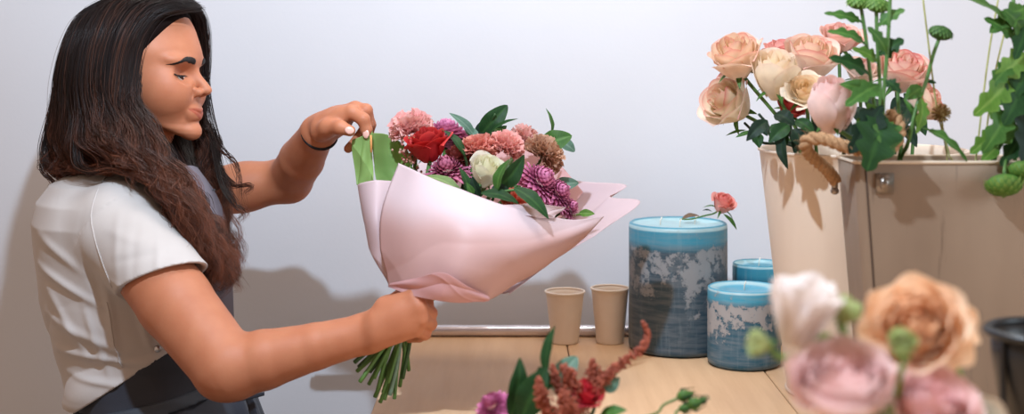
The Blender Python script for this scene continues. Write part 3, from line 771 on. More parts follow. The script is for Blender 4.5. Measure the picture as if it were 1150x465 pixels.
# ================================================================= flowers
def mixc(a, b, t):
    t = np.asarray(t)[...,None]; return np.asarray(a)*(1-t)+np.asarray(b)*t
GREEN = {'dark':(lin((32,66,34)),lin((62,102,52))), 'mid':(lin((60,102,44)),lin((106,146,72))), 'fresh':(lin((88,132,50)),lin((144,176,90))),
         'grey':(lin((88,122,104)),lin((140,168,150))), 'olive':(lin((112,138,84)),lin((160,180,120))), 'deep':(lin((22,44,32)),lin((46,72,48)))}
leafM = vein_mat('leaf_green', .25, .5, .22); stemM = vein_mat('stem_green', .05, .5); petalM = petal_mat('petal', (255,255,255), .07, .28, .62)
ranM = petal_mat('petal_soft', (255,255,255), .04, .35, .7)
SZ = np.linspace
def rose_mb(c, ax, R, H=None, n=24, op=.5, inner=(1,1,1), outer=(1,1,1), edge=None, seed=1, base=None, ruff=.02, tight=.10, nu=11, nv=10, em=1.0, twist=0.0, close=0.0):
    rng = np.random.default_rng(seed); m = MB(); H = H or R*1.35; Fm = frame(ax)
    u = np.linspace(-1,1,nu)[:,None]; v = np.linspace(0,1,nv)[None,:]
    for k in range(n):
        t = k/(n-1); a0 = k*2.39996+rng.normal(0,.12)
        Rk = R*(tight+(1-tight)*t**.72); Hk = H*(1.0-.10*t)*(.94+.12*rng.random()); w = (2.5-1.05*t)*(.92+.2*rng.random())
        o = op*max(0, t-.25)/.75*(.75+.5*rng.random())
        b = Rk*(.30+.10*t)
        prof = b+(Rk-b)*np.sin(np.minimum(v*1.15,1)*PI/2)**.9*(1-.32*(1-t)*v**2)
        prof = prof*(1-close*v**2.5)
        flare = o*R*.62*np.clip(v-.45,0,1)**2/.30
        wv = w*np.sin(np.clip(.20+v*1.0,0,1)*PI*.5)**.8*(1-.10*v**4)
        rad = prof+flare*(1-.25*u**2)+R*.05*t*u**2*v+ruff*R*np.sin(u*5+rng.random()*6)*v**3*(.5+t)
        zt = Hk*(v**(.95+.2*o))*(1-.20*u**2*v-.05*np.abs(u)**3*v)-o*H*.42*np.clip(v-.60,0,1)**1.6/.25
        ang = a0+u*wv*.5*1.15+.15*v*twist
        rad = rad*(1+.045*(k%2))
        p = np.stack([rad*np.cos(ang), rad*np.sin(ang), zt+0*u], -1)
        e = np.clip(np.maximum(sm(v+0*u,.80,1.02), .7*sm(np.abs(u)+0*v,.80,1.0)*sm(v+0*u,.35,.8)), 0, 1)
        cc = mixc(inner, outer, np.full((nu,nv), t)*.9)
        if edge is not None: cc = mixc(cc, edge, e*em*(.35+.65*rng.random()))
        if base is not None: cc = mixc(cc, base, np.clip(1-v*2.2+0*u,0,1)*.8)
        m.grid((p-np.array([0,0,H*.35]))@Fm.T+c, cc)
    return m
def ruffle_mb(c, ax, R, n=70, cols=((1,1,1),(1,1,1)), seed=1, flat=.75, frill=1.0, nu=9, nv=6):
    """carnation-like: many frilled fan petals on a dome"""
    rng = np.random.default_rng(seed); m = MB(); Fm = frame(ax)
    u = np.linspace(-1,1,nu)[:,None]; v = np.linspace(0,1,nv)[None,:]
    for k in range(n):
        t = (k+.5)/n; el = math.acos(1-t*(1.05))*.98; a0 = k*2.39996
        d = V(math.sin(el)*math.cos(a0), math.sin(el)*math.sin(a0), math.cos(el)*flat); d0 = nrm(d)
        s1 = nrm(np.cross(d0, V(0,0,1)+rng.normal(0,.4,3))); s2 = np.cross(d0, s1)
        L = R*(.85+.25*rng.random())*(1-.10*t); w = R*(.30+.20*rng.random())
        fr = frill*R*.060*np.sin(u*9+rng.random()*6)*v**1.5+frill*R*.03*np.sin(u*21+rng.random()*6)*v**3
        z0 = L*(.30+.70*v)*(1-.05*u**2+.03*np.sin(u*16+rng.random()*6)*(v>.9))
        p = d0*z0[...,None]*1.0+s1*(u*w*(v**.7))[...,None]+s2*(fr+R*.06*np.sin(u*2.2+rng.random()*6)*v)[...,None]
        p[...,2] *= 1.0
        cc = mixc(cols[0], cols[1], np.clip(v*(.6+.7*rng.random())+0*u,0,1))
        m.grid(p@Fm.T+c, cc)
    return m
def mum_mb(c, ax, R, n=170, cols=((1,1,1),(1,1,1)), seed=1, flat=.95, curl=.72, w0=.118, span=2.05):
    rng = np.random.default_rng(seed); m = MB(); Fm = frame(ax); u = np.linspace(-1,1,3)[:,None]; v = np.linspace(0,1,5)[None,:]
    for k in range(n):
        t = (k+.5)/n; el = span*math.sqrt(t)*.98; a0 = k*2.39996
        d0 = V(math.sin(el)*math.cos(a0), math.sin(el)*math.sin(a0), math.cos(el)); out = V(math.cos(a0), math.sin(a0), 0)
        tn = nrm(V(-math.sin(a0), math.cos(a0), 0)); nn = np.cross(d0, tn)
        L = R*(.52+.50*t)*(.9+.2*rng.random()); w = R*w0*(.8+.5*t)
        st = R*.32
        s = (st+L*v*.72); cu = curl*R*.35*(v**2)*(1-.6*t)
        p = d0*s[...,None]-out*(cu*(1 if t<.6 else -.3))[...,None]+tn*(u*w*np.sin(np.clip(.25+v*.72,0,1)*PI)**.6*(1-.1*v))[...,None]+nn*(R*.035*(u**2-.5)*v)[...,None]
        p[...,2] = p[...,2]*flat
        cc = mixc(cols[0], cols[1], np.clip(v**1.5*.95+.2*(1-np.abs(u))*v+rng.normal(0,.1),0,1))
        m.grid(p@Fm.T+c, cc)
    return m
def leaf_mb(b, tip, nrmv, W, kind='mid', shape='ovate', bend=.12, fold=.25, seed=0, nu=9, nv=26, m=None):
    """b base, tip; W half width; nrmv upper face direction"""
    m = m or MB(); rng = np.random.default_rng(seed); b = np.asarray(b,float); tip = np.asarray(tip,float); L = np.linalg.norm(tip-b); dx = (tip-b)/L
    nz = nrm(np.asarray(nrmv,float)-dx*np.dot(nrmv,dx)); dy = np.cross(nz, dx)
    v = np.linspace(0,1,nv)[None,:]; u = np.linspace(-1,1,nu)[:,None]
    if shape == 'ovate': wv = np.sin(PI*v**.80)**.85
    elif shape == 'lance': wv = np.sin(PI*v**.95)**.9
    elif shape == 'round': wv = np.sin(PI*v**.72)**.62
    else:
        ph = rng.random()*.06; s = .5+.5*np.cos(2*PI*(v+ph)*3.6); wv = np.sin(PI*v**.80)**.65*(.58+.42*(1-s)**.8)*1.05
        wv = np.where(v < .18, wv*.4, wv)
    zb = bend*L*(np.sin(v*PI)*1.0-.4*v**2)*1.0
    p = b+dx*(v*L-np.abs(u)*wv*W*(.30*(1-v) if shape=='lobed' else .0))[...,None]+dy*(u*wv*W)[...,None]+nz*(zb+fold*W*np.abs(u)*wv-fold*.3*W*np.abs(u)**2*wv+.05*W*np.sin(v*17+seed)*np.abs(u)*wv)[...,None]
    c0, c1 = GREEN[kind]; rib = np.exp(-(u/.10)**2)*.6+.12*np.sin(v*38-np.abs(u)*5)**8
    cc = mixc(c0, c1, np.clip(rib+.22*np.abs(u)**3+rng.normal(0,.05),0,1)+0*v)
    m.grid(p, cc); return m
def stem_mb(pts, r=.002, kind='mid', n=24, m=None, taper=.8):
    m = m or MB(); c0, c1 = GREEN[kind]; m.tube(crom(pts, n), np.linspace(r, r*taper, n), 7, col=mixc(c0,c1,.35)); return m
def sepals(c, ax, R, kind='mid', n=5, L=1.0, seed=0, m=None):
    m = m or MB(); Fm = frame(ax); rng = np.random.default_rng(seed)
    for k in range(n):
        a = k*2*PI/n+seed; d = V(math.cos(a), math.sin(a), .0); b = V(0,0,-R*.50)+d*R*.10
        t = V(0,0,-R*(.30+.5*rng.random()))+d*R*(.75+.35*rng.random())*L
        leaf_mb(c+Fm@b, c+Fm@t, Fm@V(0,0,1), R*.12, kind, 'lance', .2, .2, nu=5, nv=8, m=m)
    m.ball(c-Fm@V(0,0,R*.50), (R*.22,R*.22,R*.2), 8, col=GREEN[kind][0]); return m
FL = []
def flower(name, label, cat, group, c, ax, bloom, R, stem=None, sr=.0022, kind='mid', part='bloom', mat=None, sep=1.0, leaves=(), nsep=5):
    """a flower: bloom, calyx, stem and its leaves, each a mesh of its own under one Empty"""
    c = np.asarray(c,float); base = stem[-1] if stem is not None else c
    e = empty(name, base, label, cat, group)
    bloom.build(part, mat or petalM, e)
    if sep: sepals(c, ax, R, kind, nsep, sep).build('calyx', leafM, e)
    if stem is not None: stem_mb([c-nrm(ax)*R*.5]+list(stem), sr, kind).build('stem', stemM, e)
    for l in leaves: l.build('leaf', leafM, e)
    return e
def leafP(b, t, W, kind='mid', shape='ovate', nv=(0,-1,.5), bend=.12, fold=.25, seed=0):
    return leaf_mb(P(*b), P(*t), V(*nv), W, kind, shape, bend, fold, seed)
CREAM=lin((252,236,208)); PINK=lin((240,150,140)); ROSEP=lin((236,112,110)); WHITE=lin((246,243,226)); PALEP=lin((246,206,198))

# ---------------- the wrapped bouquet: blooms, then greenery; all stems meet in the hand
HND = P(459,355,1.868); BAX = nrm(P(545,195,2.03)-HND)
ENDS = [(398,407),(401,417),(404,429),(409,421),(414,432),(420,425),(427,452),(432,449),(436,430),(443,448),(449,434),(459,416),(424,438),(407,410),(430,441),(446,421),(415,418),(438,444),(452,425),(421,446),(403,412),(434,425)]
_ei = [0]
def bstem(c, ax, R):
    i = _ei[0]; _ei[0] += 1; ex, ey = ENDS[i % len(ENDS)]
    rng = np.random.default_rng(i+50); j = rng.normal(0,.0052,3)*V(1,.8,.2); j = np.clip(j,-.009,.009)
    c = np.asarray(c,float)-nrm(ax)*R*.5
    h = HND+j; e = P(ex, ey, 1.865+rng.uniform(-.035,.035)); top = h+(c-h)*.45+rng.normal(0,.003,3)
    return [top, h, h*.45+e*.55+rng.normal(0,.002,3), e]
G_B = 'blooms in the wrapped bouquet'
def bax(px, py, d, k=.55):
    return nrm(BAX*(1-k)+nrm(P(px,py,d)-P(535,240,2.01))*k+V(0,-.28,0))
def bq(name, label, cat, px, py, d, R, mb, **k):
    R *= 1.28 if name == 'chrysanthemum' else 1.15; c = P(px,py,d); ax = bax(px,py,d); st = bstem(c, ax, R)
    return flower(name, label, cat, G_B, c, ax, mb(c, ax, R), R, st, .0034, **k)
PM = (lin((140,26,84)), lin((236,150,192))); DM = (lin((128,38,76)), lin((224,134,166)))
bq('carnation','pale pink frilled carnation at the upper left of the bouquet','flower',463,150,2.03,.031, lambda c,a,R: ruffle_mb(c,a,R,80,(lin((232,140,140)),lin((250,202,196))),2), sep=0)
bq('chrysanthemum','magenta chrysanthemum behind the red rose, topmost of the magenta ones','flower',501,152,2.09,.034, lambda c,a,R: mum_mb(c,a,R,170,PM,3), sep=0)
bq('chrysanthemum','smaller magenta chrysanthemum at the top, right of the topmost one','flower',520,160,2.08,.024, lambda c,a,R: mum_mb(c,a,R,120,PM,4), sep=0)
bq('rose','deep red rose, the only red one in the wrapped bouquet','flower',481,168,1.985,.0255, lambda c,a,R: rose_mb(c,a,R,R*1.7,20,.55,lin((150,16,22)),lin((206,38,42)),lin((226,70,66)),5), sep=.6)
bq('chrysanthemum','dusty pink chrysanthemum right below the red rose','flower',502,191,1.965,.028, lambda c,a,R: mum_mb(c,a,R,160,DM,6), sep=0)
bq('carnation','dark rusty pink frilled bloom between red rose and white rose','flower',515,181,1.99,.021, lambda c,a,R: ruffle_mb(c,a,R,60,(lin((140,60,58)),lin((196,110,104))),7), sep=0)
bq('carnation','salmon pink frilled carnation above the white rose','flower',537,172,1.985,.0265, lambda c,a,R: ruffle_mb(c,a,R,80,(lin((222,120,108)),lin((244,176,162))),8), sep=0)
bq('carnation','light pink frilled carnation between the salmon and the tan one','flower',566,170,2.00,.0265, lambda c,a,R: ruffle_mb(c,a,R,80,(lin((232,140,130)),lin((250,192,184))),9), sep=0)
bq('rose','creamy white rose in the middle of the bouquet','flower',545,197,1.945,.0215, lambda c,a,R: rose_mb(c,a,R,R*1.9,20,.35,lin((236,232,196)),lin((250,248,236)),None,10), sep=.6)
bq('carnation','tan beige frilled carnation at the right of the bouquet','flower',607,178,2.01,.030, lambda c,a,R: ruffle_mb(c,a,R,85,(lin((168,112,88)),lin((214,172,144))),11), sep=0)
bq('chrysanthemum','large magenta chrysanthemum right of the dark leaves','flower',606,204,1.945,.031, lambda c,a,R: mum_mb(c,a,R,190,PM,12), sep=0)
bq('chrysanthemum','magenta chrysanthemum below the tan carnation near the paper edge','flower',626,217,1.955,.025, lambda c,a,R: mum_mb(c,a,R,150,PM,13), sep=0)
bq('chrysanthemum','rightmost small magenta chrysanthemum over the paper edge','flower',639,233,1.965,.018, lambda c,a,R: mum_mb(c,a,R,120,PM,14), sep=0)
bq('carnation','coral orange carnation lowest in the bouquet beside the paper flap','flower',578,229,1.90,.0200, lambda c,a,R: ruffle_mb(c,a,R,60,(lin((224,96,78)),lin((246,150,128))),15), sep=0)
bq('carnation','pale pink carnation at the back between leaves and paper','flower',588,158,2.08,.022, lambda c,a,R: ruffle_mb(c,a,R,50,(lin((236,160,150)),lin((250,206,198))),16), sep=0)
# tiny filler blossoms left of the red rose
c = P(463,172,2.0); e = empty('filler_flower', P(404,429,1.87), 'cluster of tiny pink green blossoms left of the red rose', 'flower', G_B)
m = MB(); rng = np.random.default_rng(5)
for k in range(120):
    q = c+rng.normal(0,1,3)*V(.011,.010,.014); m.ball(q, .0017+rng.random()*.0012, 6, col=random.choice([lin((214,150,140)),lin((150,150,100)),lin((190,110,100)),lin((232,190,170))]))
m.build('blossom', petalM, e); stem_mb([c]+bstem(c,BAX,.01), .0018).build('stem', stemM, e)
# greenery
def sprig(name, label, leaves, kind, root, group='leafy sprigs in the wrapped bouquet', mid=None):
    e = empty(name, P(*root), label, 'greenery', group)
    pts = [P(*q) for q in mid]+bstem(P(*mid[-1]), BAX, 0)[:]
    stem_mb(pts, .0018, kind, 30, taper=1.7).build('stem', stemM, e)
    for i, l in enumerate(leaves):
        b, t, W = l[:3]; k = l[3] if len(l) > 3 else kind; leafP(b, t, W, k, l[4] if len(l) > 4 else 'ovate', l[5] if len(l) > 5 else (.2,-1,.5), .10, .3, i).build('leaf', leafM, e)
    return e
sprig('ruscus_sprig','dark leafy sprig rising highest at the top of the bouquet',[((541,150,2.06),(570,118,2.06),.0155,'dark','round',(.2,-.9,.3)),((546,155,2.05),(581,132,2.03),.0060,'dark','lance',(-.3,-.5,1)),((535,158,2.06),(553,131,2.07),.012,'deep'),((548,160,2.07),(569,141,2.07),.011,'dark'),((556,144,2.05),(568,162,2.04),.008,'mid')],'dark',(409,421,1.87),mid=[(556,128,2.05),(548,144,2.06),(537,168,2.05)])
sprig('eucalyptus_sprig','grey green leaf leaning left at the top of the bouquet',[((536,158,2.05),(505,126,2.04),.0085,'grey','lance',(.6,-.8,.5)),((540,162,2.04),(520,140,2.06),.008,'grey','lance')],'grey',(414,432,1.87),mid=[(524,143,2.05),(536,160,2.05),(536,180,2.04)])
sprig('ruscus_sprig','broad dark leaf beside the topmost magenta chrysanthemum',[((522,175,1.96),(496,144,1.99),.0085,'dark','ovate',(.7,-.7,.5))],'dark',(420,425,1.87),mid=[(510,160,1.972),(522,176,1.965),(522,200,1.97)])
sprig('ruscus_sprig','sprig with a round leaf and an upright leaf at the right top',[((609,166,2.03),(642,152,2.02),.0175,'mid','round',(-.1,-1,.45)),((619,154,2.05),(614,121,2.05),.0065,'mid','lance',(1,-.5,.1)),((628,158,2.09),(646,170,2.09),.010,'grey','round')],'mid',(427,452,1.87),mid=[(617,150,2.055),(612,165,2.05),(600,190,2.03)])
sprig('ruscus_sprig','pair of glossy dark leaves in front of the pink carnations',[((556,214,1.895),(590,174,1.91),.0150,'dark','ovate',(.75,-.65,.2)),((558,216,1.885),(571,178,1.895),.0120,'mid','ovate',(-.9,-.6,.2))],'dark',(432,449,1.87),mid=[(572,186,1.92),(557,215,1.90),(545,240,1.90)])
sprig('ruscus_sprig','long dark leaves drooping over the white paper edge',[((540,217,1.885),(584,228,1.875),.0105,'dark','ovate',(0,-.7,1)),((577,211,1.875),(617,245,1.850),.0125,'dark','ovate',(.35,-.8,.7)),((552,211,1.89),(574,216,1.89),.008,'deep')],'mid',(436,430,1.87),mid=[(580,213,1.885),(560,216,1.89),(537,222,1.90)])
sprig('ruscus_sprig','upright dark leaves left of the white rose',[((526,220,1.90),(516,187,1.91),.0085,'dark','ovate',(.8,-.7,.2)),((539,222,1.895),(530,198,1.90),.0085,'deep','ovate',(-.5,-.8,.2)),((532,224,1.90),(524,205,1.89),.006,'mid')],'dark',(443,448,1.87),mid=[(524,205,1.915),(530,222,1.905),(525,245,1.89)])
sprig('eucalyptus_sprig','pale olive leaf lying along the white paper below the red rose',[((521,220,1.90),(475,196,1.925),.0110,'olive','lance',(.3,-.6,1))],'olive',(449,434,1.87),mid=[(500,206,1.92),(521,221,1.905),(522,240,1.90)])
sprig('eucalyptus_sprig','small leaves peeping out beyond the rightmost magenta flower',[((650,240,1.99),(668,240,1.985),.006,'fresh'),((622,210,2.03),(650,205,2.03),.011,'grey','round')],'fresh',(459,416,1.87),mid=[(655,240,1.99),(640,244,1.98),(610,262,1.95)])
# ================================================================= wrapping paper
def paper_mat(name, c, tr, rough=.45):
    t = NT(name); n = t.noise(20,3,t.coord()); cc = t.mix(n.outputs['Fac'], lin(c), lin(tuple(x*.97 for x in c))); a = t.n('ShaderNodeVertexColor', layer_name='Col'); cc = t.mix(1.0, cc, a.outputs['Color'], 'MULTIPLY')
    t.bsdf(cc, rough, Specular_IOR_Level=.3); t.translucent(cc, tr); return t.m
whitep = paper_mat('white_paper', (240,228,230), .34); pinkp = paper_mat('pink_paper', (222,176,176), .35); greenp = paper_mat('green_paper', (150,184,108), .38)
def sheet(name, label, cols, mat, group=None, nu=48, nv=30, crease=None, fade=((238,226,228),(240,230,234))):
    g = [[P(*q) for q in c] for c in cols]; m = MB(); p = patch(g, nu*2, nv*2); nu, nv = nu*2, nv*2
    du = np.gradient(p,axis=0); dv = np.gradient(p,axis=1); N = np.cross(du,dv); N /= np.linalg.norm(N,axis=2)[...,None]+1e-9
    rg = np.random.default_rng(len(label)); a1,a2,a3 = rg.random(3)*6; U = np.linspace(0,1,nu)[:,None]; W = np.linspace(0,1,nv)[None,:]
    rid = 1-np.abs(np.sin(U*4.2+W*2.4+a1))**.8; rid2 = 1-np.abs(np.sin(U*3.2-W*3.6+a2))**.8
    p = p+N*(.0030*rid-.0026*rid2+.0010*np.sin(U*9+W*7+a3))[...,None]
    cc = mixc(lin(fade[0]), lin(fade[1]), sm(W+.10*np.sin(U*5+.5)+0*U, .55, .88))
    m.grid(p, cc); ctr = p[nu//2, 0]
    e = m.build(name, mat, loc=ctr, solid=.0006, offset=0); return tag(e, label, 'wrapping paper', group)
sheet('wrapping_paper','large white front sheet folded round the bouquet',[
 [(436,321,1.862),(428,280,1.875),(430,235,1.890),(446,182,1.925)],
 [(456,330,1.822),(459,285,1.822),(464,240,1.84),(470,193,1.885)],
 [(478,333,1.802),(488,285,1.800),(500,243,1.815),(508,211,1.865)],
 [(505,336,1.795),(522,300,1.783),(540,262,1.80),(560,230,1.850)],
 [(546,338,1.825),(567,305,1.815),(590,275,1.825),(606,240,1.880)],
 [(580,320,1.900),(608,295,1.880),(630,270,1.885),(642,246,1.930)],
 [(612,300,1.960),(640,280,1.950),(662,262,1.950),(679,243,1.975)]], whitep, fade=((232,202,196),(244,236,240)))  # pinker lower part: paper tint plus the sheet's shade put into the colour
sheet('wrapping_paper','white left sheet with a rolled edge below the green paper',[
 [(445,322,1.874),(444,285,1.91),(442,245,1.925),(441,203,1.955)],
 [(440,322,1.870),(430,285,1.895),(422,245,1.905),(421,203,1.940)],
 [(437,320,1.880),(419,285,1.915),(409,248,1.930),(403,207,1.965)],
 [(437,319,1.895),(421,286,1.950),(411,248,1.985),(404,213,2.015)],
 [(440,319,1.905),(428,288,1.985),(420,250,2.035),(414,222,2.070)]], whitep)
sheet('wrapping_paper','white back sheet with two long points at the far right',[
 [(452,322,1.90),(430,290,2.02),(424,255,2.09),(420,215,2.13)],
 [(475,325,1.92),(470,275,2.06),(466,235,2.13),(462,185,2.17)],
 [(500,327,1.94),(515,275,2.08),(520,235,2.15),(520,178,2.19)],
 [(530,328,1.95),(555,275,2.10),(570,230,2.16),(590,168,2.18)],
 [(545,328,1.955),(590,280,2.09),(620,240,2.14),(634,200,2.16)],
 [(558,329,1.950),(605,282,2.06),(655,240,2.10),(703,209,2.11)],
 [(566,330,1.940),(615,288,2.02),(652,256,2.06),(686,222,2.08)],
 [(572,328,1.925),(625,290,1.99),(670,258,2.02),(719,227,2.05)],
 [(570,330,1.905),(615,299,1.95),(648,277,1.975),(677,256,1.995)]], whitep, nu=80)
sheet('wrapping_paper','pink sheet behind the flowers with a faint point above the tan carnation',[
 [(500,320,1.94),(520,270,2.05),(535,220,2.11),(545,175,2.15)],
 [(520,322,1.95),(548,270,2.07),(575,210,2.13),(597,150,2.17)],
 [(540,324,1.95),(575,275,2.07),(605,225,2.11),(625,180,2.14)],
 [(552,326,1.945),(595,285,2.03),(630,245,2.07),(655,215,2.10)]], pinkp, fade=((255,255,255),(255,255,255)))
sheet('wrapping_paper','pink folded lower layer showing above the hand',[
 [(436,322,1.850),(437,321,1.849),(437,320,1.848),(438,318,1.847)],
 [(464,332,1.804),(466,325,1.800),(467,318,1.797),(469,312,1.795)],
 [(494,338,1.784),(495,327,1.778),(496,316,1.774),(498,306,1.772)],
 [(522,340,1.796),(522,334,1.786),(523,328,1.780),(524,321,1.777)],
 [(549,338,1.820),(549,337,1.815),(550,336,1.812),(550,334,1.810)]], pinkp, fade=((255,255,255),(255,255,255)))
sheet('wrapping_paper','small white paper flap turned over under the coral carnation',[
 [(560,231,1.862),(568,235,1.857),(575,240,1.855)],[(588,228,1.875),(592,236,1.866),(597,243,1.862)],[(612,230,1.892),(612,238,1.884),(612,245,1.878)],[(636,233,1.925),(628,239,1.912),(620,245,1.895)]], whitep)
sheet('wrapping_paper','narrow light green sheet pinched between the fingers',[
 [(396,157,2.010),(396,172,2.008),(398,190,2.006),(401,208,2.0)],
 [(406,153,2.005),(407,170,2.003),(409,188,2.0),(411,205,1.995)],
 [(418,147,2.012),(418,166,2.008),(419,185,2.004),(420,203,1.99)]], greenp, fade=((255,255,255),(255,255,255)))
sheet('wrapping_paper','wide green sheet curving behind the pinched one, left of the flowers',[
 [(417,149,2.028),(419,170,2.03),(421,195,2.03),(428,225,2.0)],
 [(434,151,2.052),(434,172,2.05),(436,197,2.045),(440,225,2.0)],
 [(450,160,2.055),(449,178,2.05),(449,200,2.04),(450,225,2.0)],
 [(458,171,2.030),(459,183,2.03),(459,200,2.02),(458,225,1.99)],
 [(462,190,1.995),(462,196,1.995),(461,205,1.99),(459,225,1.975)]], greenp, fade=((255,255,255),(255,255,255)))
m = MB(); m.tube([P(416.5,152,1.999),P(417,171,1.996)], .0016, 8)
t = tag(m.build('wooden_pin', simple('pin_wood',(206,142,80),.6)), 'thin wooden pin at the green paper under the fingertips', 'pin')
# ================================================================= table and what stands on it
TX0, TX1, TY0, TY1 = -.197, 1.25, .62, 2.415
e = empty('work_table', ((TX0+TX1)/2,(TY0+TY1)/2,0), 'pale wooden work table with long plank top against the wall', 'table')
t = NT('table_wood'); co_ = t.coord((14,1.1,14)); n = t.noise(3.2,8,co_,.6); n2 = t.noise(1.4,3,t.coord((6,.8,6)))
w_ = t.n('ShaderNodeTexWave', wave_type='RINGS', rings_direction='X'); w_.inputs['Scale'].default_value = .55; w_.inputs['Distortion'].default_value = 5; w_.inputs['Detail'].default_value = 3; w_.inputs['Detail Scale'].default_value = .8
t.l(t.coord((9,.9,9)), w_.inputs['Vector'])
c = t.mix(n.outputs['Fac'], lin((194,154,116)), lin((228,194,156)))
c = t.mix(t.ramp(w_.outputs['Fac'],[(.0,.0),(.9,.55)]), c, lin((180,138,98)))
a = t.n('ShaderNodeVertexColor', layer_name='Col'); c = t.mix(1.0, c, a.outputs['Color'], 'MULTIPLY')
t.bsdf(c, .50, Specular_IOR_Level=.35, Normal=t.bump(n.outputs['Fac'],.10,.001)); wood = t.m
m = MB(); xs = [TX0,.0945,.398,.70,1.0,TX1]
for i in range(len(xs)-1):
    x0, x1 = xs[i]+.0008, xs[i+1]-.0008; b=.0018; tint = [(1,.985,.97),(1.02,1.0,.985),(.97,.955,.94),(1,1,1),(.98,.97,.95)][i]
    pr = [(x0,ZT-.04),(x0,ZT-b),(x0+b,ZT),(x1-b,ZT),(x1,ZT-b),(x1,ZT-.04)]
    v = [(x,TY0,z) for x,z in pr]+[(x,TY1,z) for x,z in pr]
    m.add(v, [(j,j+1,j+7,j+6) for j in range(5)]+[(5,0,6,11)]+[(5,4,3,2,1,0),(6,7,8,9,10,11)], tint)
m.build('tabletop', wood, e, smooth=False)
def boxm(lo, hi, m=None, col=None):
    m = m or MB(); x0,y0,z0 = lo; x1,y1,z1 = hi
    return m.add([(x0,y0,z0),(x1,y0,z0),(x1,y1,z0),(x0,y1,z0),(x0,y0,z1),(x1,y0,z1),(x1,y1,z1),(x0,y1,z1)], [(3,2,1,0),(4,5,6,7),(0,1,5,4),(1,2,6,5),(2,3,7,6),(3,0,4,7)], col)
for x in (TX0+.03, TX1-.10):
    for y in (TY0+.03, TY1-.10): boxm((x,y,0),(x+.07,y+.07,ZT-.04)).build('leg', wood, e, smooth=False)
m = MB(); boxm((TX0+.04,TY0+.05,ZT-.14),(TX1-.04,TY0+.075,ZT-.04),m); boxm((TX0+.04,TY1-.075,ZT-.14),(TX1-.04,TY1-.05,ZT-.04),m); boxm((TX0+.05,TY0+.1,ZT-.14),(TX0+.075,TY1-.1,ZT-.04),m)
m.build('rail', wood, e, smooth=False)

# --- candles: rustic blue pillars
def candle_mat(name, top, mid, low, bloomc, h, sc, thr, seed):
    bloomc2 = lin((170,208,216))
    t = NT(name); cd = t.n('ShaderNodeTexCoord'); sep = t.n('ShaderNodeSeparateXYZ'); t.l(cd.outputs['Object'], sep.inputs[0])
    zn = t.n('ShaderNodeMath', operation='DIVIDE'); t.l(sep.outputs['Z'], zn.inputs[0]); zn.inputs[1].default_value = h
    mp = t.n('ShaderNodeMapping'); mp.inputs['Location'].default_value = (seed,seed*.7,0); t.l(cd.outputs['Object'], mp.inputs[0])
    n = t.noise(sc,12,mp.outputs[0],.72); ns = t.noise(9,3,mp.outputs[0])
    mps = t.n('ShaderNodeMapping'); mps.inputs['Scale'].default_value=(60,60,4); t.l(cd.outputs['Object'], mps.inputs[0]); st = t.noise(2,5,mps.outputs[0],.7)
    mpv = t.n('ShaderNodeMapping'); mpv.inputs['Scale'].default_value=(7,7,60); t.l(cd.outputs['Object'], mpv.inputs[0]); sv = t.noise(2.5,4,mpv.outputs[0],.6)
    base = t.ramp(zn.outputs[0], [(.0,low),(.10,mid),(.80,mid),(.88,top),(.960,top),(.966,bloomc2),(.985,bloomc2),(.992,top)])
    ad = t.n('ShaderNodeMath', operation='ADD'); t.l(n.outputs['Fac'], ad.inputs[0])
    band = t.ramp(zn.outputs[0], [(.05,0),(.35,.10),(.66,.22),(.80,.18),(.90,0)]); t.l(band, ad.inputs[1])
    ad2 = t.n('ShaderNodeMath', operation='MULTIPLY_ADD'); t.l(ns.outputs['Fac'], ad2.inputs[0]); ad2.inputs[1].default_value = .35; t.l(ad.outputs[0], ad2.inputs[2])
    m1 = t.ramp(ad2.outputs[0], [(thr,0.0),(thr+.05,1.0)])
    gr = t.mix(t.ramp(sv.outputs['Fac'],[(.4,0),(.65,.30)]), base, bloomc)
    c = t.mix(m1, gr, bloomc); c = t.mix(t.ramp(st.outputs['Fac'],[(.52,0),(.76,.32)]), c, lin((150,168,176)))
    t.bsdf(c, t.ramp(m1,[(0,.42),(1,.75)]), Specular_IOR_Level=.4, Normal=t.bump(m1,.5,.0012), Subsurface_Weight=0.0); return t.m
def candle(label, X, Y, r, h, mat, wicks):
    e = empty('pillar_candle', (X,Y,ZT), label, 'candle', 'blue pillar candles')
    rng = np.random.default_rng(int(X*1000)); m = MB()
    f = lambda a, z: 1+.004*np.sin(a*3+z*8)+.003*np.sin(a*11+np.clip(z*20,0,5))
    prof = [(0,.0005),(r*.90,.0005),(r*.985,.004),(r,.010)]+[(r,z) for z in np.linspace(.02,h-.012,14)]+[(r*.998,h-.006),(r*.985,h-.0015),(r*.955,h),(r*.93,h-.0015),(r*.90,h-.004),(r*.5,h-.0055),(0,h-.006)]
    m.lathe(prof, (0,0,0), 96, wob=None); p = m.v[0]; a = np.arctan2(p[:,1],p[:,0]); k = f(a,p[:,2]); p[:,0]*=k; p[:,1]*=k
    m.v[0] = p+np.array([X,Y,ZT]); o = m.build('wax_body', mat, e); 
    o.data.transform(Matrix.Translation((-X,-Y,-ZT))); o.location = (0,0,0)
    for wx, wy in wicks:
        w = MB(); w.tube([V(X+wx,Y+wy,ZT+h-.008),V(X+wx+.001,Y+wy,ZT+h+.003),V(X+wx+.003,Y+wy,ZT+h+.008)], .0011, 6); w.build('wick', simple('wick', (232,226,214), .9), e)
    return e
TOPC = lin((96,176,200))
candle('tall thick blue pillar candle with frosted grey patches, largest of the candles', .281, 2.292, .083, .2145, candle_mat('wax_large', lin((60,142,168)), lin((54,76,90)), lin((18,64,88)), lin((138,142,146)), .2145, 34, .845, 3), [(-.03,.0),(.03,.01),(.0,-.025)])
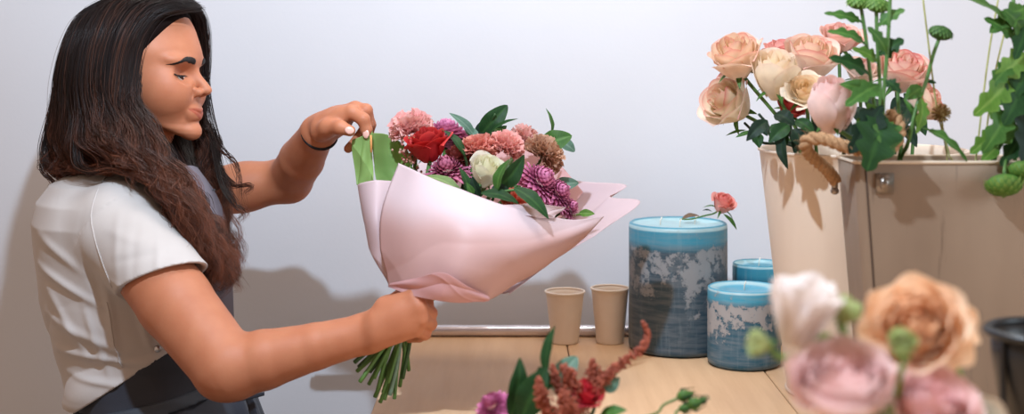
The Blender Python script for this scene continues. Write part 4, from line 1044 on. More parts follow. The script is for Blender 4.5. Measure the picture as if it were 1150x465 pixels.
candle('short wide blue pillar candle in front beside the white bucket', .3735, 2.176, .0585, .125, candle_mat('wax_small', lin((66,160,190)), lin((38,90,112)), lin((16,76,102)), lin((164,162,162)), .125, 46, .80, 9), [(0,0)])
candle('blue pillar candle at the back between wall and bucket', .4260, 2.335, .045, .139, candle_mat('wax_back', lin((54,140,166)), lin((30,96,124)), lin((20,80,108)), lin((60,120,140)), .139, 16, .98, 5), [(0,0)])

# --- paper cups
t = NT('cup_paper'); n = t.noise(60,3,t.coord()); t.bsdf(t.mix(n.outputs['Fac'], lin((246,236,224)), lin((238,226,212))), .6); t.translucent(lin((238,224,208)), .12); cupm = t.m
def cup(label, X, Y, h, rt, rb):
    e = empty('paper_cup', (X,Y,ZT), label, 'cup', 'paper cups by the wall')
    pr = [(0,.004),(rb*.93,.004),(rb*.93,.0005),(rb,.0005),(rb+.0004,.003)]+[(rb+(rt-rb)*(z/h),z) for z in np.linspace(.006,h-.004,12)]
    pin = [(rt-.0016,h-.004)]+[(rb+(rt-rb)*(z/h)-.0012,z) for z in np.linspace(h-.01,.007,10)]+[(0,.006)]
    m = MB(); m.lathe(pr+[(rt+.0006,h-.0036)]+pin, (X,Y,ZT), 56); m.build('cup_body', cupm, e)
    a = np.linspace(0,2*PI,57)[:-1]; c = np.stack([X+rt*np.cos(a),Y+rt*np.sin(a),np.full(56,ZT+h-.002)],1); m = MB(); m.tube(np.vstack([c,c[:2]]), .0019, 8, caps=False); m.build('rolled_rim', cupm, e)
    m = MB(); zl = h*.86; rl = rb+(rt-rb)*zl/h-.0012; m.lathe([(0,zl),(rl*.7,zl),(rl,zl+.0004)], (X,Y,ZT), 40); m.build('coffee', simple('milky_coffee', (196,158,124), .25), e)
cup('left one of the two cream paper cups', .0915, 2.3365, .0905, .0335, .0232)
cup('paper cup touching the tall candle, right one of the two', .1695, 2.3380, .0960, .0325, .0235)

# --- film roll by the wall
e = empty('film_roll', (-.1,2.388,ZT), 'long roll of glossy clear film lying along the wall', 'film roll')
t = NT('glossy_film'); w_ = t.noise(3,3,t.coord((.4,40,40))); t.bsdf(t.ramp(w_.outputs['Fac'],[(.35,lin((196,190,196))),(.65,lin((236,232,238)))]), .14, Metallic=.55, Coat_Weight=.6, Coat_Roughness=.05); film = t.m
m = MB(); x0, x1 = -.352, .26; r = .0098; xs_ = np.linspace(x0,x1,40)
m.tube(np.stack([xs_,np.full(40,2.388),np.full(40,ZT+r+.0004)],1), r+.0003*np.sin(np.arange(40)*1.7), 28, caps=False); m.build('film', film, e)
m = MB(); m.tube(np.array([(x0-.006,2.388,ZT+r),(x1+.006,2.388,ZT+r)]), .0075, 24); m.build('cardboard_core', simple('cardboard', (214,204,196), .8), e)

# --- buckets
def enamel(name, c1, c2, streak, thr=.62):
    t = NT(name); n = t.noise(6,4,t.coord((1,1,.35))); n2 = t.noise(3,8,t.coord((26,26,1.6)),.65); n3 = t.noise(90,4,t.coord((1,1,.2)))
    c = t.mix(t.ramp(n.outputs['Fac'],[(.35,0),(.7,1)]), lin(c1), lin(c2)); c = t.mix(t.ramp(n2.outputs['Fac'],[(thr,0),(thr+.12,.75)]), c, lin(streak))
    t.bsdf(c, .48, Specular_IOR_Level=.4, Normal=t.bump(n3.outputs['Fac'],.12,.001)); return t.m
en1 = enamel('cream_enamel', (226,208,190), (206,184,164), (128,96,70), .66); en2 = enamel('shaded_worn_enamel', (146,126,108), (118,98,82), (84,68,58), .60)  # second enamel: streaky wear, and the front bucket's shade put into a darker base
seamM = simple('dark_seam', (70,54,44), .7)
BX, BY = .518, 2.0
e = empty('flower_bucket', (BX,BY,ZT), 'round tapering cream metal bucket holding the roses', 'bucket', None)
rb, rt, h = .109, .150, .359
m = MB(); m.lathe([(0,.001),(rb,.001),(rb+.001,.004)]+[(rb+(rt-rb)*z/h,z) for z in np.linspace(.01,h-.004,16)]+[(rt+.0022,h-.003),(rt+.0022,h),(rt-.0006,h+.0006),(rt-.0028,h-.002)]+[(rb+(rt-rb)*z/h-.003,z) for z in np.linspace(h-.01,.01,10)]+[(0,.006)], (BX,BY,ZT), 96); m.build('bucket_body', en1, e)
if 0:
    pass
a = -2.05
0 and m.tube(np.array([V(BX+(rb+(rt-rb)*z/h+.0004)*math.cos(a),BY+(rb+(rt-rb)*z/h+.0004)*math.sin(a),ZT+z) for z in np.linspace(.004,h-.003,12)]), .0009, 6)
m = MB(); a = np.linspace(0,2*PI,73)[:-1]; c = np.stack([BX+(rb+.001)*np.cos(a),BY+(rb+.001)*np.sin(a),np.full(72,ZT+.003)],1); m.tube(np.vstack([c,c[:2]]), .0026, 8, caps=False); m.build('base_ring', en1, e)

# square bucket: rounded rectangular section, tapering
SQ_H = .3655; SQT = dict(x0=.4235,x1=.800,y0=1.668,y1=1.768); SQB = dict(x0=.4520,x1=.772,y0=1.680,y1=1.756)
def rrect(z, ins=0, n=10, rad=.010):
    t = z/SQ_H; q = {k: SQB[k]*(1-t)+SQT[k]*t for k in SQT}; x0,x1,y0,y1 = q['x0']+ins,q['x1']-ins,q['y0']+ins,q['y1']-ins; r = max(rad-ins,.003); p=[]
    for cx,cy,a0 in ((x1-r,y1-r,0),(x0+r,y1-r,PI/2),(x0+r,y0+r,PI),(x1-r,y0+r,1.5*PI)):
        for a in np.linspace(a0,a0+PI/2,n): p.append((cx+r*math.cos(a),cy+r*math.sin(a),ZT+z))
    return p
e = empty('flower_bucket', (.612,1.718,ZT), 'rectangular worn cream metal bucket, shade put into its paint, with rope handle in front', 'bucket')
rows = [rrect(z) for z in np.linspace(.001,SQ_H,16)]+[rrect(SQ_H+.001,.0015)]+[rrect(z,.003) for z in np.linspace(SQ_H,.006,10)]
m = MB(); g = np.array(rows); m.grid(g, closev=True); k = len(rows[0]); m.add(rows[0], [tuple(range(k))[::-1]]); m.add(rows[-1], [tuple(range(k))]); m.build('bucket_body', en2, e)
m = MB(); c = np.array(rrect(SQ_H)); m.tube(np.vstack([c,c[:2]]), .0022, 8, caps=False); m.build('rolled_rim', simple('rim_metal', (206,188,168), .35), e)
m = MB(); m.tube(np.array([V(SQB['x0']*(1-t)+SQT['x0']*t+.0125, SQB['y0']*(1-t)+SQT['y0']*t-.0004, ZT+.002+t*(SQ_H-.004)) for t in np.linspace(0,1,12)]), .0011, 6); m.build('corner_seam', seamM, e)
# clip plate, pin and twisted rope handle
clipM = simple('clip_steel', (150,140,132), .35, Metallic=.9)
m = MB(); c = P(993.5,206,1.668); boxm(c+V(-.011,-.0022,-.0125), c+V(.011,.0015,.0125), m); boxm(c+V(-.006,-.0055,-.007), c+V(.006,-.0015,.007), m); m.ball(c+V(0,-.007,0), (.003,.003,.003), 10); m.build('clip_plate', clipM, e)
m = MB(); c = P(941,207,1.735); m.tube([c+V(-.004,-.003,.014),c+V(-.005,-.004,-.004)], .0042, 12); m.ball(c+V(-.005,-.004,-.008), (.0055,.0055,.005), 12); m.build('rope_pin', clipM, e)
t = NT('jute_rope'); n = t.noise(350,4,t.coord()); c = t.mix(n.outputs['Fac'], lin((124,88,62)), lin((196,158,120))); t.bsdf(c, .95, Specular_IOR_Level=.1, Normal=t.bump(n.outputs['Fac'],1,.002)); jute = t.m
rp = crom([P(938,203,1.727),P(928,190,1.705),P(908,172,1.680),P(906,158,1.665),P(925,156,1.655),P(950,165,1.650),P(980,170,1.652),P(1003,164,1.660),P(1010,148,1.668),P(1006,134,1.680),P(1000,130,1.695),P(996,142,1.71),P(990,165,1.712),P(985,190,1.712)], 160)
m = MB(); T = np.gradient(rp,axis=0); T/=np.linalg.norm(T,axis=1)[:,None]; A = np.cross(T,V(0,1,.2)); A/=np.linalg.norm(A,axis=1)[:,None]; B = np.cross(T,A)
s = np.concatenate([[0],np.cumsum(np.linalg.norm(np.diff(rp,axis=0),axis=1))])
for k in range(3):
    ph = s/.030*2*PI+k*2*PI/3; m.tube(rp+.0042*(np.cos(ph)[:,None]*A+np.sin(ph)[:,None]*B), .0044, 8)
rng = np.random.default_rng(2)
for k in range(500):                       # stray fibres
    i = rng.integers(0,160); d = nrm(rng.normal(0,1,3)); m.tube([rp[i]+d*.006, rp[i]+d*(.009+.006*rng.random())+T[i]*rng.normal(0,.005)], .00016, 3)
m.build('rope_handle', jute, e)

# --- black pot in a wire stand at the right
t = NT('black_iron'); n = t.noise(60,3,t.coord()); t.bsdf(lin((22,24,27)), .38, Normal=t.bump(n.outputs['Fac'],.15,.001)); iron = t.m
c0 = P(1176,373,1.25); e = empty('black_pot', (c0[0],c0[1],ZT), 'black metal pot in a wire stand at the right edge', 'pot')
zr = c0[2]-ZT; R0 = .052
m = MB(); m.lathe([(0,zr-.10),(R0*.72,zr-.10),(R0*.95,zr-.02),(R0*.97,zr+.002),(R0*.93,zr+.002),(R0*.90,zr-.02),(R0*.66,zr-.092),(0,zr-.092)], (c0[0],c0[1],ZT), 48); m.build('pot_body', iron, e)
m = MB(); a = np.linspace(0,2*PI,49)[:-1]; q = np.stack([c0[0]+R0*np.cos(a),c0[1]+R0*np.sin(a),np.full(48,c0[2])],1); m.tube(np.vstack([q,q[:2]]), .0045, 10, caps=False); m.build('rim', iron, e)
for a in (PI*1.12, PI*.45, PI*1.8):
    m = MB(); m.tube(crom([V(c0[0]+R0*math.cos(a),c0[1]+R0*math.sin(a),c0[2]),V(c0[0]+R0*.98*math.cos(a),c0[1]+R0*.98*math.sin(a),c0[2]-.10),V(c0[0]+R0*1.1*math.cos(a),c0[1]+R0*1.1*math.sin(a),ZT+.003)],16), .0032, 8); m.build('leg', iron, e)
# ================================================================= roses in the round bucket
BM = V(BX-.02, BY, ZT+.18)              # where the stems stand in the bucket
def inb(c, i, X0=BX, Y0=BY, z=ZT+.03, sp=.05, rim=ZT+.35, rr=.11):
    rng = np.random.default_rng(i+7); c = np.asarray(c,float)
    f = V(X0+rng.uniform(-sp,sp), Y0+rng.uniform(-sp,sp)*.8, z)
    q = V(X0+np.clip(c[0]-X0,-rr,rr)*.85, Y0+np.clip(c[1]-Y0,-rr,rr)*.8, rim)
    return [q, q*.5+f*.5, f]
G_R = 'roses in the round bucket'
def br(label, px, py, d, R, ax, edge, em=1, inner=None, outer=None, op=.6, n=26, seed=1, H=1.5, kind='mid', leaves=(), sep=1.0):
    c = P(px,py,d); ax = nrm(ax)
    return flower('rose', label, 'flower', G_R, c, ax, rose_mb(c,ax,R,R*H,n,op,inner or CREAM,outer or CREAM,edge,seed,em=em,ruff=.03), R, inb(c,seed), .0028, kind=kind, leaves=leaves, sep=sep)
RE = lin((222,84,90)); RP = lin((238,150,140)); PK = lin((248,208,194)); YC = lin((252,232,196)); WC = lin((250,240,222))
br('cream rose with red petal edges, highest and farthest left in the round bucket',829,70,1.94,.036,V(-.35,-.50,1),RE,.70,YC,lin((253,228,208)),.34,24,101,1.75)
br('cream rose with pink rims hanging lowest at the left of the round bucket',822,119,1.96,.036,V(-.75,-.55,.50),RE,.8,YC,WC,.38,22,102,1.8)
br('plain cream rose upright in the middle of the round bucket',871,92,1.90,.033,V(-.10,-.40,1),lin((246,206,190)),.6,YC,WC,.12,20,103,2.1)
br('small coral pink rose behind the plain cream one',876,61,2.03,.024,V(0,-.3,1),RE,.75,PK,lin((244,172,158)),.4,20,104,1.4)
br('cream rose with broad coral rims right of the plain cream one',909,72,1.95,.036,V(.10,-.50,1),RE,.70,YC,lin((252,226,210)),.28,24,105,1.75)
br('wide open cream rose facing front beside the pale pink rose',905,106,1.87,.027,V(-.25,-.85,.75),lin((244,200,170)),.6,lin((250,220,170)),WC,.45,24,106,1.4)
br('coral red rose half hidden under the plain cream one',889,121,1.93,.023,V(.1,-.6,.6),RE,.75,lin((236,130,120)),lin((222,92,90)),.35,20,107,1.4)
br('faint pink rose behind the green stems at the top',943,47,2.06,.030,V(0,-.4,1),RP,.8,PK,PK,.4,22,108,1.4)
br('peach rose with coral rims right of the green stems',1011,86,1.98,.034,V(.15,-.6,.9),RE,.9,lin((252,226,204)),lin((250,218,202)),.25,24,109,1.7)
br('cream rose with coral base at the right side of the round bucket',1035,119,1.96,.029,V(.65,-.5,.6),RE,.8,YC,lin((250,222,202)),.40,20,110,1.6)
br('pale rose between the green stems and the peach rose',968,84,2.07,.028,V(.1,-.4,1),RP,.7,PK,WC,.55,20,111,1.4)
# the foliage belonging to them
def bucket_leaf_stem(label, leaves, kind, mid, seed, group='leafy rose stems in the round bucket', X0=BX, Y0=BY, r=.002, **k):
    pts = [P(*q) for q in mid]; s = inb(pts[-1], seed, X0, Y0, **k)
    e = empty('leafy_spray', s[-1], label, 'greenery', group)
    stem_mb(pts+s, r, 'deep' if kind in ('dark','deep') else kind, 30, taper=1.2).build('stem', stemM, e)
    for i, l in enumerate(leaves):
        b, t, W = l[:3]; leafP(b, t, W, l[3] if len(l) > 3 else kind, l[4] if len(l) > 4 else 'ovate', l[5] if len(l) > 5 else (0,-.9,.6), .12, .28, i+seed).build('leaf', leafM, e)
    return e
bucket_leaf_stem('dark rose leaves under the leftmost roses, one drooping over the bucket rim',[((862,135,1.86),(838,158,1.85),.010,'deep'),((866,140,1.85),(885,162,1.84),.013,'dark'),((878,150,1.84),(884,190,1.815),.0085,'deep','ovate',(-.7,-.7,.2)),((850,140,1.88),(846,160,1.87),.008,'dark'),((870,128,1.86),(893,140,1.84),.012,'deep')],'deep',[(852,128,1.90),(862,140,1.90),(868,155,1.90)],21)
bucket_leaf_stem('dark rose leaves between the plain cream rose and the pale pink rose',[((886,140,1.84),(863,160,1.83),.011,'dark'),((890,145,1.84),(905,168,1.83),.013,'deep'),((893,135,1.85),(915,150,1.83),.010,'dark'),((880,138,1.87),(872,165,1.86),.010,'deep'),((900,150,1.85),(892,172,1.84),.010,'deep')],'deep',[(890,128,1.88),(888,142,1.88),(890,158,1.88)],22)
bucket_leaf_stem('dark rose leaves at the left rim with a thin curling tendril leaf',[((846,148,1.93),(826,154,1.93),.0035,'mid','lance'),((848,150,1.92),(853,166,1.90),.009,'dark'),((846,138,1.95),(862,152,1.92),.010,'deep'),((838,146,1.95),(815,152,1.95),.0022,'mid','lance')],'dark',[(836,138,1.97),(846,148,1.96),(856,160,1.96)],23)
bucket_leaf_stem('dark rose leaves behind the green stems on the right of the round bucket',[((1020,120,1.90),(1008,148,1.88),.012,'deep'),((1026,130,1.92),(1040,152,1.90),.010,'dark'),((1015,110,1.95),(1000,130,1.93),.011,'deep'),((1012,140,1.9),(1030,165,1.88),.010,'deep')],'deep',[(1016,105,1.96),(1018,130,1.95),(1012,155,1.95)],24)
bucket_leaf_stem('cluster of shaded rose leaves in the middle of the round bucket',[((930,120,1.92),(915,150,1.88),.015,'deep'),((935,130,1.92),(955,160,1.88),.015,'deep'),((960,120,1.95),(975,150,1.90),.014,'deep'),((950,100,2.0),(940,128,1.97),.013,'dark'),((975,110,2.0),(990,140,1.96),.013,'deep'),((925,140,1.9),(905,160,1.87),.012,'deep')],'deep',[(945,110,1.99),(945,135,1.98),(945,155,1.98)],25)
# lone rose in the square bucket
SX, SY = .60, 1.718
def sq(c, i, x=None): 
    rng = np.random.default_rng(i+70); c = np.asarray(c,float); x = c[0] if x is None else x; q = V(np.clip(x,.455,.76), SY+rng.uniform(-.02,.02), ZT+.345); f = V(np.clip(q[0],.49,.74), SY+rng.uniform(-.015,.015), ZT+.02); return [q, q*.5+f*.5, f]
c = P(934,126,1.715); ax = nrm(V(-.10,-.45,1))
flower('rose','big pale pink rose in front, resting above the rope handle','flower',None,c,ax,rose_mb(c,ax,.035,.074,22,.06,lin((246,208,200)),lin((251,224,216)),lin((244,204,198)),201,ruff=.02,close=.30),.034,sq(c,1,.475),.003,sep=.7)
# ================================================================= chrysanthemum stems in the square bucket
G_C = 'leafy chrysanthemum stems in the square bucket'
budM = petalM
def bud_mb(c, ax, R, kind='fresh', seed=0):
    m = MB(); Fm = frame(ax); c0, c1 = GREEN[kind]
    m.ball(c-Fm@V(0,0,R*.15), (R,R,R*.62), 18, col=c0, R=Fm)
    rng = np.random.default_rng(seed); u = np.linspace(-1,1,3)[:,None]; v = np.linspace(0,1,5)[None,:]
    for k in range(60):
        t = (k+.5)/60; el = 1.75*math.sqrt(t); a = k*2.39996; d = V(math.sin(el)*math.cos(a), math.sin(el)*math.sin(a), math.cos(el)); tn = V(-math.sin(a),math.cos(a),0); ou = np.cross(tn,d)
        b = d*R*V(1,1,.62); p = b+d*(.10*R*v)[...,None]-ou*(-.32*R*v)[...,None]*1.0+tn*(u*R*.12*(1-v**2))[...,None]
        m.grid(p@Fm.T+c-Fm@V(0,0,R*.15), mixc(c0,c1,np.clip(v*.7+0*u+rng.random()*.2,0,1)))
    return m
def chrys(label, mid, leaves, bud=None, seed=1, kind='mid', r=.0024, x=None, group=G_C):
    pts = [P(*q) for q in mid]; s = sq(pts[-1], seed, x)
    e = empty('leafy_chrysanthemum', s[-1], label, 'greenery', group)
    stem_mb(pts+s, r, kind, 40, taper=1.15).build('stem', stemM, e)
    for i, l in enumerate(leaves):
        b, t, W = l[:3]; leafP(b, t, W, l[3] if len(l) > 3 else kind, l[4] if len(l) > 4 else 'lobed', l[5] if len(l) > 5 else (0,-.9,.5), .10, .22, i+seed*9).build('leaf', leafM, e)
    if bud: c = P(*bud[:3]); bud_mb(c, bud[4], bud[3], bud[5] if len(bud) > 5 else 'fresh', seed).build('bud', budM, e)
    return e
chrys('budded stem with toothed leaves, farthest left above the rope handle',[(966,2,1.70),(972,40,1.70),(978,90,1.70),(984,140,1.705)],
      [((974,52,1.69),(930,34,1.67),.0125,'mid','lobed',(-.2,-.7,.8)),((976,84,1.69),(932,64,1.67),.0135,'dark','lobed',(-.2,-.8,.6)),((970,26,1.70),(926,14,1.69),.008,'mid'),((980,108,1.69),(944,94,1.66),.012,'mid','ovate')],(965,0,1.70,.0155,V(0,-.2,1)),31)
chrys('tallest green stem in the middle, flat bud at the upper frame edge',[(984,-2,1.68),(985,40,1.68),(988,90,1.685),(989,140,1.69)],
      [((986,30,1.67),(1016,10,1.66),.0110,'mid','lobed',(.3,-.7,.8)),((987,62,1.67),(1015,44,1.66),.0125,'dark','lobed',(.2,-.9,.5)),((988,95,1.67),(950,118,1.64),.014,'mid','lobed'),((986,70,1.68),(958,54,1.66),.010,'fresh'),((989,120,1.67),(962,140,1.65),.012,'fresh')],(986,4,1.68,.0150,V(.1,-.2,1)),32)
chrys('stem with the largest lobed leaf hanging over the front rim by the clip',[(1000,-6,1.66),(997,50,1.66),(993,100,1.66),(990,140,1.665)],
      [((992,128,1.650),(974,192,1.628),.0280,'dark','lobed',(-.1,-1,.15)),((990,132,1.655),(1000,176,1.632),.0200,'mid','lobed',(.3,-1,.1)),((992,118,1.655),(954,172,1.640),.0180,'deep','lobed',(-.2,-1,.3)),((996,60,1.65),(975,30,1.64),.010,'mid'),((994,90,1.65),(1012,104,1.64),.0085,'dark')],None,33)
chrys('slim stem with dark round bud leaning far right',[(1056,40,1.70),(1048,62,1.70),(1040,92,1.70),(1030,118,1.69),(1020,160,1.69)],
      [((1034,108,1.69),(1030,150,1.67),.0120,'fresh','lobed',(.5,-.9,0)),((1040,92,1.70),(1052,93,1.70),.003,'dark','lance'),((1036,98,1.70),(1016,112,1.69),.010,'mid','ovate')],(1057,35,1.70,.0150,V(.25,-.1,1),'mid'),34)
chrys('stem bending right with a long serrated leaf pointing down right at the rim',[(1008,100,1.72),(1010,130,1.715),(1012,165,1.712)],
      [((1034,143,1.690),(1088,180,1.665),.0115,'mid','lobed',(-.1,-.3,1)),((1014,110,1.71),(1034,143,1.69),.004,'mid','lance')],None,35)
chrys('right cluster stem with arching toothed leaf at the upper edge',[(1138,-4,1.69),(1140,50,1.69),(1136,110,1.69),(1130,150,1.69)],
      [((1140,38,1.68),(1076,-8,1.66),.0150,'mid','lobed',(-.1,-.5,.9)),((1140,44,1.68),(1106,20,1.67),.012,'mid','lobed'),((1136,88,1.67),(1094,130,1.66),.0175,'fresh','lobed',(0,-1,.1)),((1134,120,1.67),(1104,172,1.65),.0160,'mid','lobed',(0,-1,.2)),((1136,70,1.67),(1112,98,1.66),.012,'mid')],None,36)
chrys('right cluster stem with overlapping dark leaves at the frame edge',[(1160,-4,1.70),(1156,60,1.70),(1150,110,1.70),(1146,160,1.70)],
      [((1152,60,1.68),(1118,90,1.66),.018,'fresh','lobed',(0,-1,.1)),((1150,90,1.68),(1128,140,1.65),.020,'dark','lobed',(-.2,-1,0)),((1152,120,1.68),(1150,182,1.64),.022,'deep','lobed',(.1,-1,0)),((1150,40,1.68),(1128,10,1.67),.014,'mid'),((1156,20,1.69),(1140,66,1.66),.015,'dark'),((1148,140,1.68),(1110,165,1.655),.014,'mid'),((1154,100,1.69),(1120,116,1.67),.016,'mid'),((1156,6,1.69),(1112,36,1.67),.015,'mid'),((1150,150,1.68),(1124,186,1.655),.013,'dark'),((1158,70,1.68),(1136,112,1.66),.018,'dark')],None,37)
chrys('short stem with light green leaves low at the right rim',[(1122,120,1.72),(1120,150,1.72),(1118,175,1.72)],
      [((1120,150,1.70),(1090,172,1.68),.0130,'fresh','lobed'),((1122,140,1.70),(1108,120,1.69),.010,'fresh'),((1120,165,1.69),(1102,182,1.67),.009,'fresh','ovate'),((1124,130,1.70),(1142,158,1.68),.014,'mid')],None,38)
def hang(label, px, py, d, R, top, seed):
    c = P(px,py,d); e = empty('chrysanthemum_bud', P(*top), label, 'flower', 'green buds hanging over the rim')
    stem_mb([c+V(0,0,R*.2), P(px,py-22,d), P(*top)], .0022, 'mid', 16).build('stem', stemM, e)
    bud_mb(c, V(.05,-.25,-1), R, 'fresh', seed).build('bud', budM, e)
hang('flat green bud hanging over the front rim, left one of two', 1128,211,1.645,.0220,(1132,172,1.675),3)
hang('flat green bud hanging over the rim at the right frame edge', 1150,194,1.650,.0200,(1152,160,1.68),4)
# dry thin stalks and a small thistle
def stalk(label, mid, seed, head=None):
    pts = [P(*q) for q in mid]; s = sq(pts[-1], seed); e = empty('dry_stalk', s[-1], label, 'greenery', 'thin dry stalks in the square bucket')
    m = MB(); m.tube(crom(pts+s, 40), .0012, 6, col=lin((176,176,112))); m.build('stem', stemM, e)
    if head:
        c = P(*head); m = MB(); m.ball(c, .0075, 12, col=lin((150,120,70))); rng = np.random.default_rng(3)
        for k in range(220):
            d = nrm(rng.normal(0,1,3)); m.tube([c+d*.006, c+d*.0125], .00045, 3, col=random.choice([lin((190,160,100)),lin((140,100,60)),lin((210,190,130))]))
        m.build('seed_head', petalM, e)
stalk('thin pale stalk rising straight behind the dark round bud',[(1036,-6,1.73),(1044,60,1.73),(1052,120,1.73),(1062,165,1.73)],61)
stalk('thin stalk carrying a brown spiky seed head',[(1057,127,1.72),(1060,150,1.72),(1066,174,1.72)],62,(1057,127,1.72))
stalk('thin pale stalk left of the right leaf cluster',[(1122,-6,1.73),(1112,50,1.73),(1104,110,1.73),(1098,165,1.73)],63)
stalk('second thin pale stalk beside the right leaf cluster',[(1132,20,1.74),(1118,80,1.74),(1110,130,1.74),(1106,170,1.74)],64)

# ================================================================= rose lying on the tall candle
c = P(811,231,2.275); ax = nrm(V(.35,-.35,.75)); zt = ZT+.2145
e = flower('rose','small pink rose lying on top of the tall blue candle','flower',None,c,ax,rose_mb(c,ax,.0185,.034,22,.6,lin((240,150,140)),lin((246,184,172)),lin((236,120,118)),301),.0185,
   [P(801,240,2.275), V(P(792,236,2.28)[0],2.28,zt+.012), V(P(776,240,2.30)[0],2.30,zt+.0035), V(P(764,240,2.31)[0],2.31,zt+.0025)], .0016, sep=1.5)
leaf_mb(P(812,240,2.27),P(828,258,2.262),V(.4,-.8,.4),.004,'mid','lance').build('leaf', leafM, e)
leaf_mb(P(800,238,2.275),P(789,236,2.27),V(0,-.4,1),.003,'deep','lance').build('leaf', leafM, e)
m = MB(); leaf_mb(V(P(766,240,2.32)[0],2.32,zt+.002),V(P(786,238,2.31)[0],2.315,zt+.008),V(0,-.6,1),.006,'mid','ovate',m=m); m.c[0] = np.tile(lin((120,96,78)),(len(m.v[0]),1))
tag(m.build('dried_leaf', leafM), 'small dried brown leaf on top of the tall blue candle', 'leaf')

# ================================================================= low arrangement in front of the table's left half
VC = V(P(645,470,1.46)[0]-.01, 1.46, ZT)
e = empty('flower_pot', VC, 'small round pot under the reddish arrangement, below the frame', 'pot')
m = MB(); m.lathe([(0,.001),(.036,.001),(.048,.078),(.051,.080),(.051,.086),(.047,.086),(.034,.006),(0,.006)], VC, 48); m.build('pot_body', en1, e)
G_L = 'stems in the low reddish arrangement'
def lowst(c, i):
    rng = np.random.default_rng(i); return [VC+V(*(rng.uniform(-.02,.02,2)),.085), VC+V(*(rng.uniform(-.02,.02,2)),.012)]
c = P(553,456,1.50); ax = nrm(V(-.5,-.5,.9)); flower('chrysanthemum','magenta chrysanthemum at the lower left of the low arrangement','flower',G_L,c,ax,mum_mb(c,ax,.024,150,(lin((150,40,96)),lin((222,130,176))),41),.024,lowst(c,1),.002,sep=0)
def lowleaf(label, leaves, mid, seed, kind='dark'):
    e = empty('leafy_spray', lowst(P(*mid[-1]),seed)[-1], label, 'greenery', G_L)
    stem_mb([P(*q) for q in mid]+lowst(P(*mid[-1]),seed), .0022, kind, 20).build('stem', stemM, e)
    for i, l in enumerate(leaves):
        leafP(l[0], l[1], l[2], l[3] if len(l) > 3 else kind, l[4] if len(l) > 4 else 'ovate', l[5] if len(l) > 5 else (0,-1,.4), .08, .25, i+seed).build('leaf', leafM, e)
lowleaf('two tall dark green leaves side by side at the left of the low arrangement',[((573,470,1.46),(585,401,1.47),.0130,'dark','ovate',(.5,-.9,.1)),((586,470,1.45),(614,412,1.45),.0170,'dark','ovate',(-.3,-1,.2))],[(580,462,1.465),(590,475,1.465)],51)
lowleaf('tallest narrow leaf standing upright in the low arrangement',[((613,425,1.47),(622,365,1.49),.0085,'dark','lance',(-.8,-.7,.1)),((612,440,1.47),(606,412,1.46),.013,'dark')],[(613,422,1.475),(614,450,1.475)],52)
lowleaf('greyish leaf facing left behind the rusty plumes',[((626,430,1.49),(648,400,1.50),.0125,'grey','round',(-.3,-1,.3)),((622,440,1.49),(636,424,1.47),.010,'grey')],[(626,428,1.50),(630,455,1.50)],53)
lowleaf('dark leaf at the lower right of the low arrangement',[((672,470,1.44),(704,460,1.43),.010,'mid','ovate',(.1,-.5,1)),((664,440,1.47),(694,414,1.47),.010,'dark','ovate'),((680,440,1.46),(696,424,1.46),.007,'grey')],[(668,450,1.46),(662,468,1.46)],54)
c = P(658,446,1.44); ax = nrm(V(.2,-.7,.8)); flower('rose','crimson rose nearly hidden among the rusty plumes','flower',G_L,c,ax,rose_mb(c,ax,.015,.024,24,.4,lin((196,24,44)),lin((214,44,62)),lin((236,96,110)),61),.015,lowst(c,5),.002,sep=.6)
def plume(label, pts, seed, r0=.010, n=360, tone=((150,72,54),(196,104,76))):
    rng = np.random.default_rng(seed); p = crom([P(*q) for q in pts], 60); e = empty('amaranth_plume', lowst(p[-1],seed)[-1], label, 'flower', G_L)
    m = MB(); m.tube(np.vstack([p, crom([p[-1]]+lowst(p[-1],seed), 12)[1:]]), .0011, 6, col=lin((150,84,60))); m.build('stem', stemM, e)
    m = MB()
    for k in range(int(n*1.7)):
        t = rng.random(); i = int(t*59); env = r0*(.25+.75*math.sin(min(1,t*1.5)*PI/2))*(.55+.45*math.sin(t*55)**2)
        q = p[i]+nrm(rng.normal(0,1,3))*env*rng.random()**.5; c = mixc(lin(tone[0]),lin(tone[1]),rng.random()); m.ball(q, .0010+.0011*rng.random(), 5, col=c)
    m.build('plume', petalM, e)
plume('tallest rusty plume curving up right in front of the tall candle',[(722,362,1.47),(727,375,1.47),(722,390,1.465),(706,402,1.46),(690,415,1.46),(668,436,1.46)],71,.0065,420)
plume('broad rusty plume left of the crimson rose',[(633,412,1.44),(640,425,1.44),(646,440,1.44),(650,470,1.44)],72,.015,420)
plume('rusty plume leaning left at the front of the low arrangement',[(604,425,1.43),(606,440,1.43),(612,455,1.43),(625,475,1.43)],73,.011,320)
plume('short rusty plume over the crimson rose',[(665,405,1.45),(666,420,1.45),(662,435,1.45),(658,455,1.45)],74,.012,320)
plume('rusty plume arching right beside the crimson rose',[(692,410,1.44),(684,420,1.44),(672,432,1.44),(664,452,1.44)],75,.010,300)
plume('lowest rusty plume in the middle front of the arrangement',[(632,440,1.41),(636,450,1.41),(640,462,1.41),(644,480,1.41)],76,.014,300)
plume('thin rusty plume between the broad one and the tall leaf',[(620,410,1.46),(624,425,1.46),(630,445,1.46),(636,470,1.46)],77,.008,200)
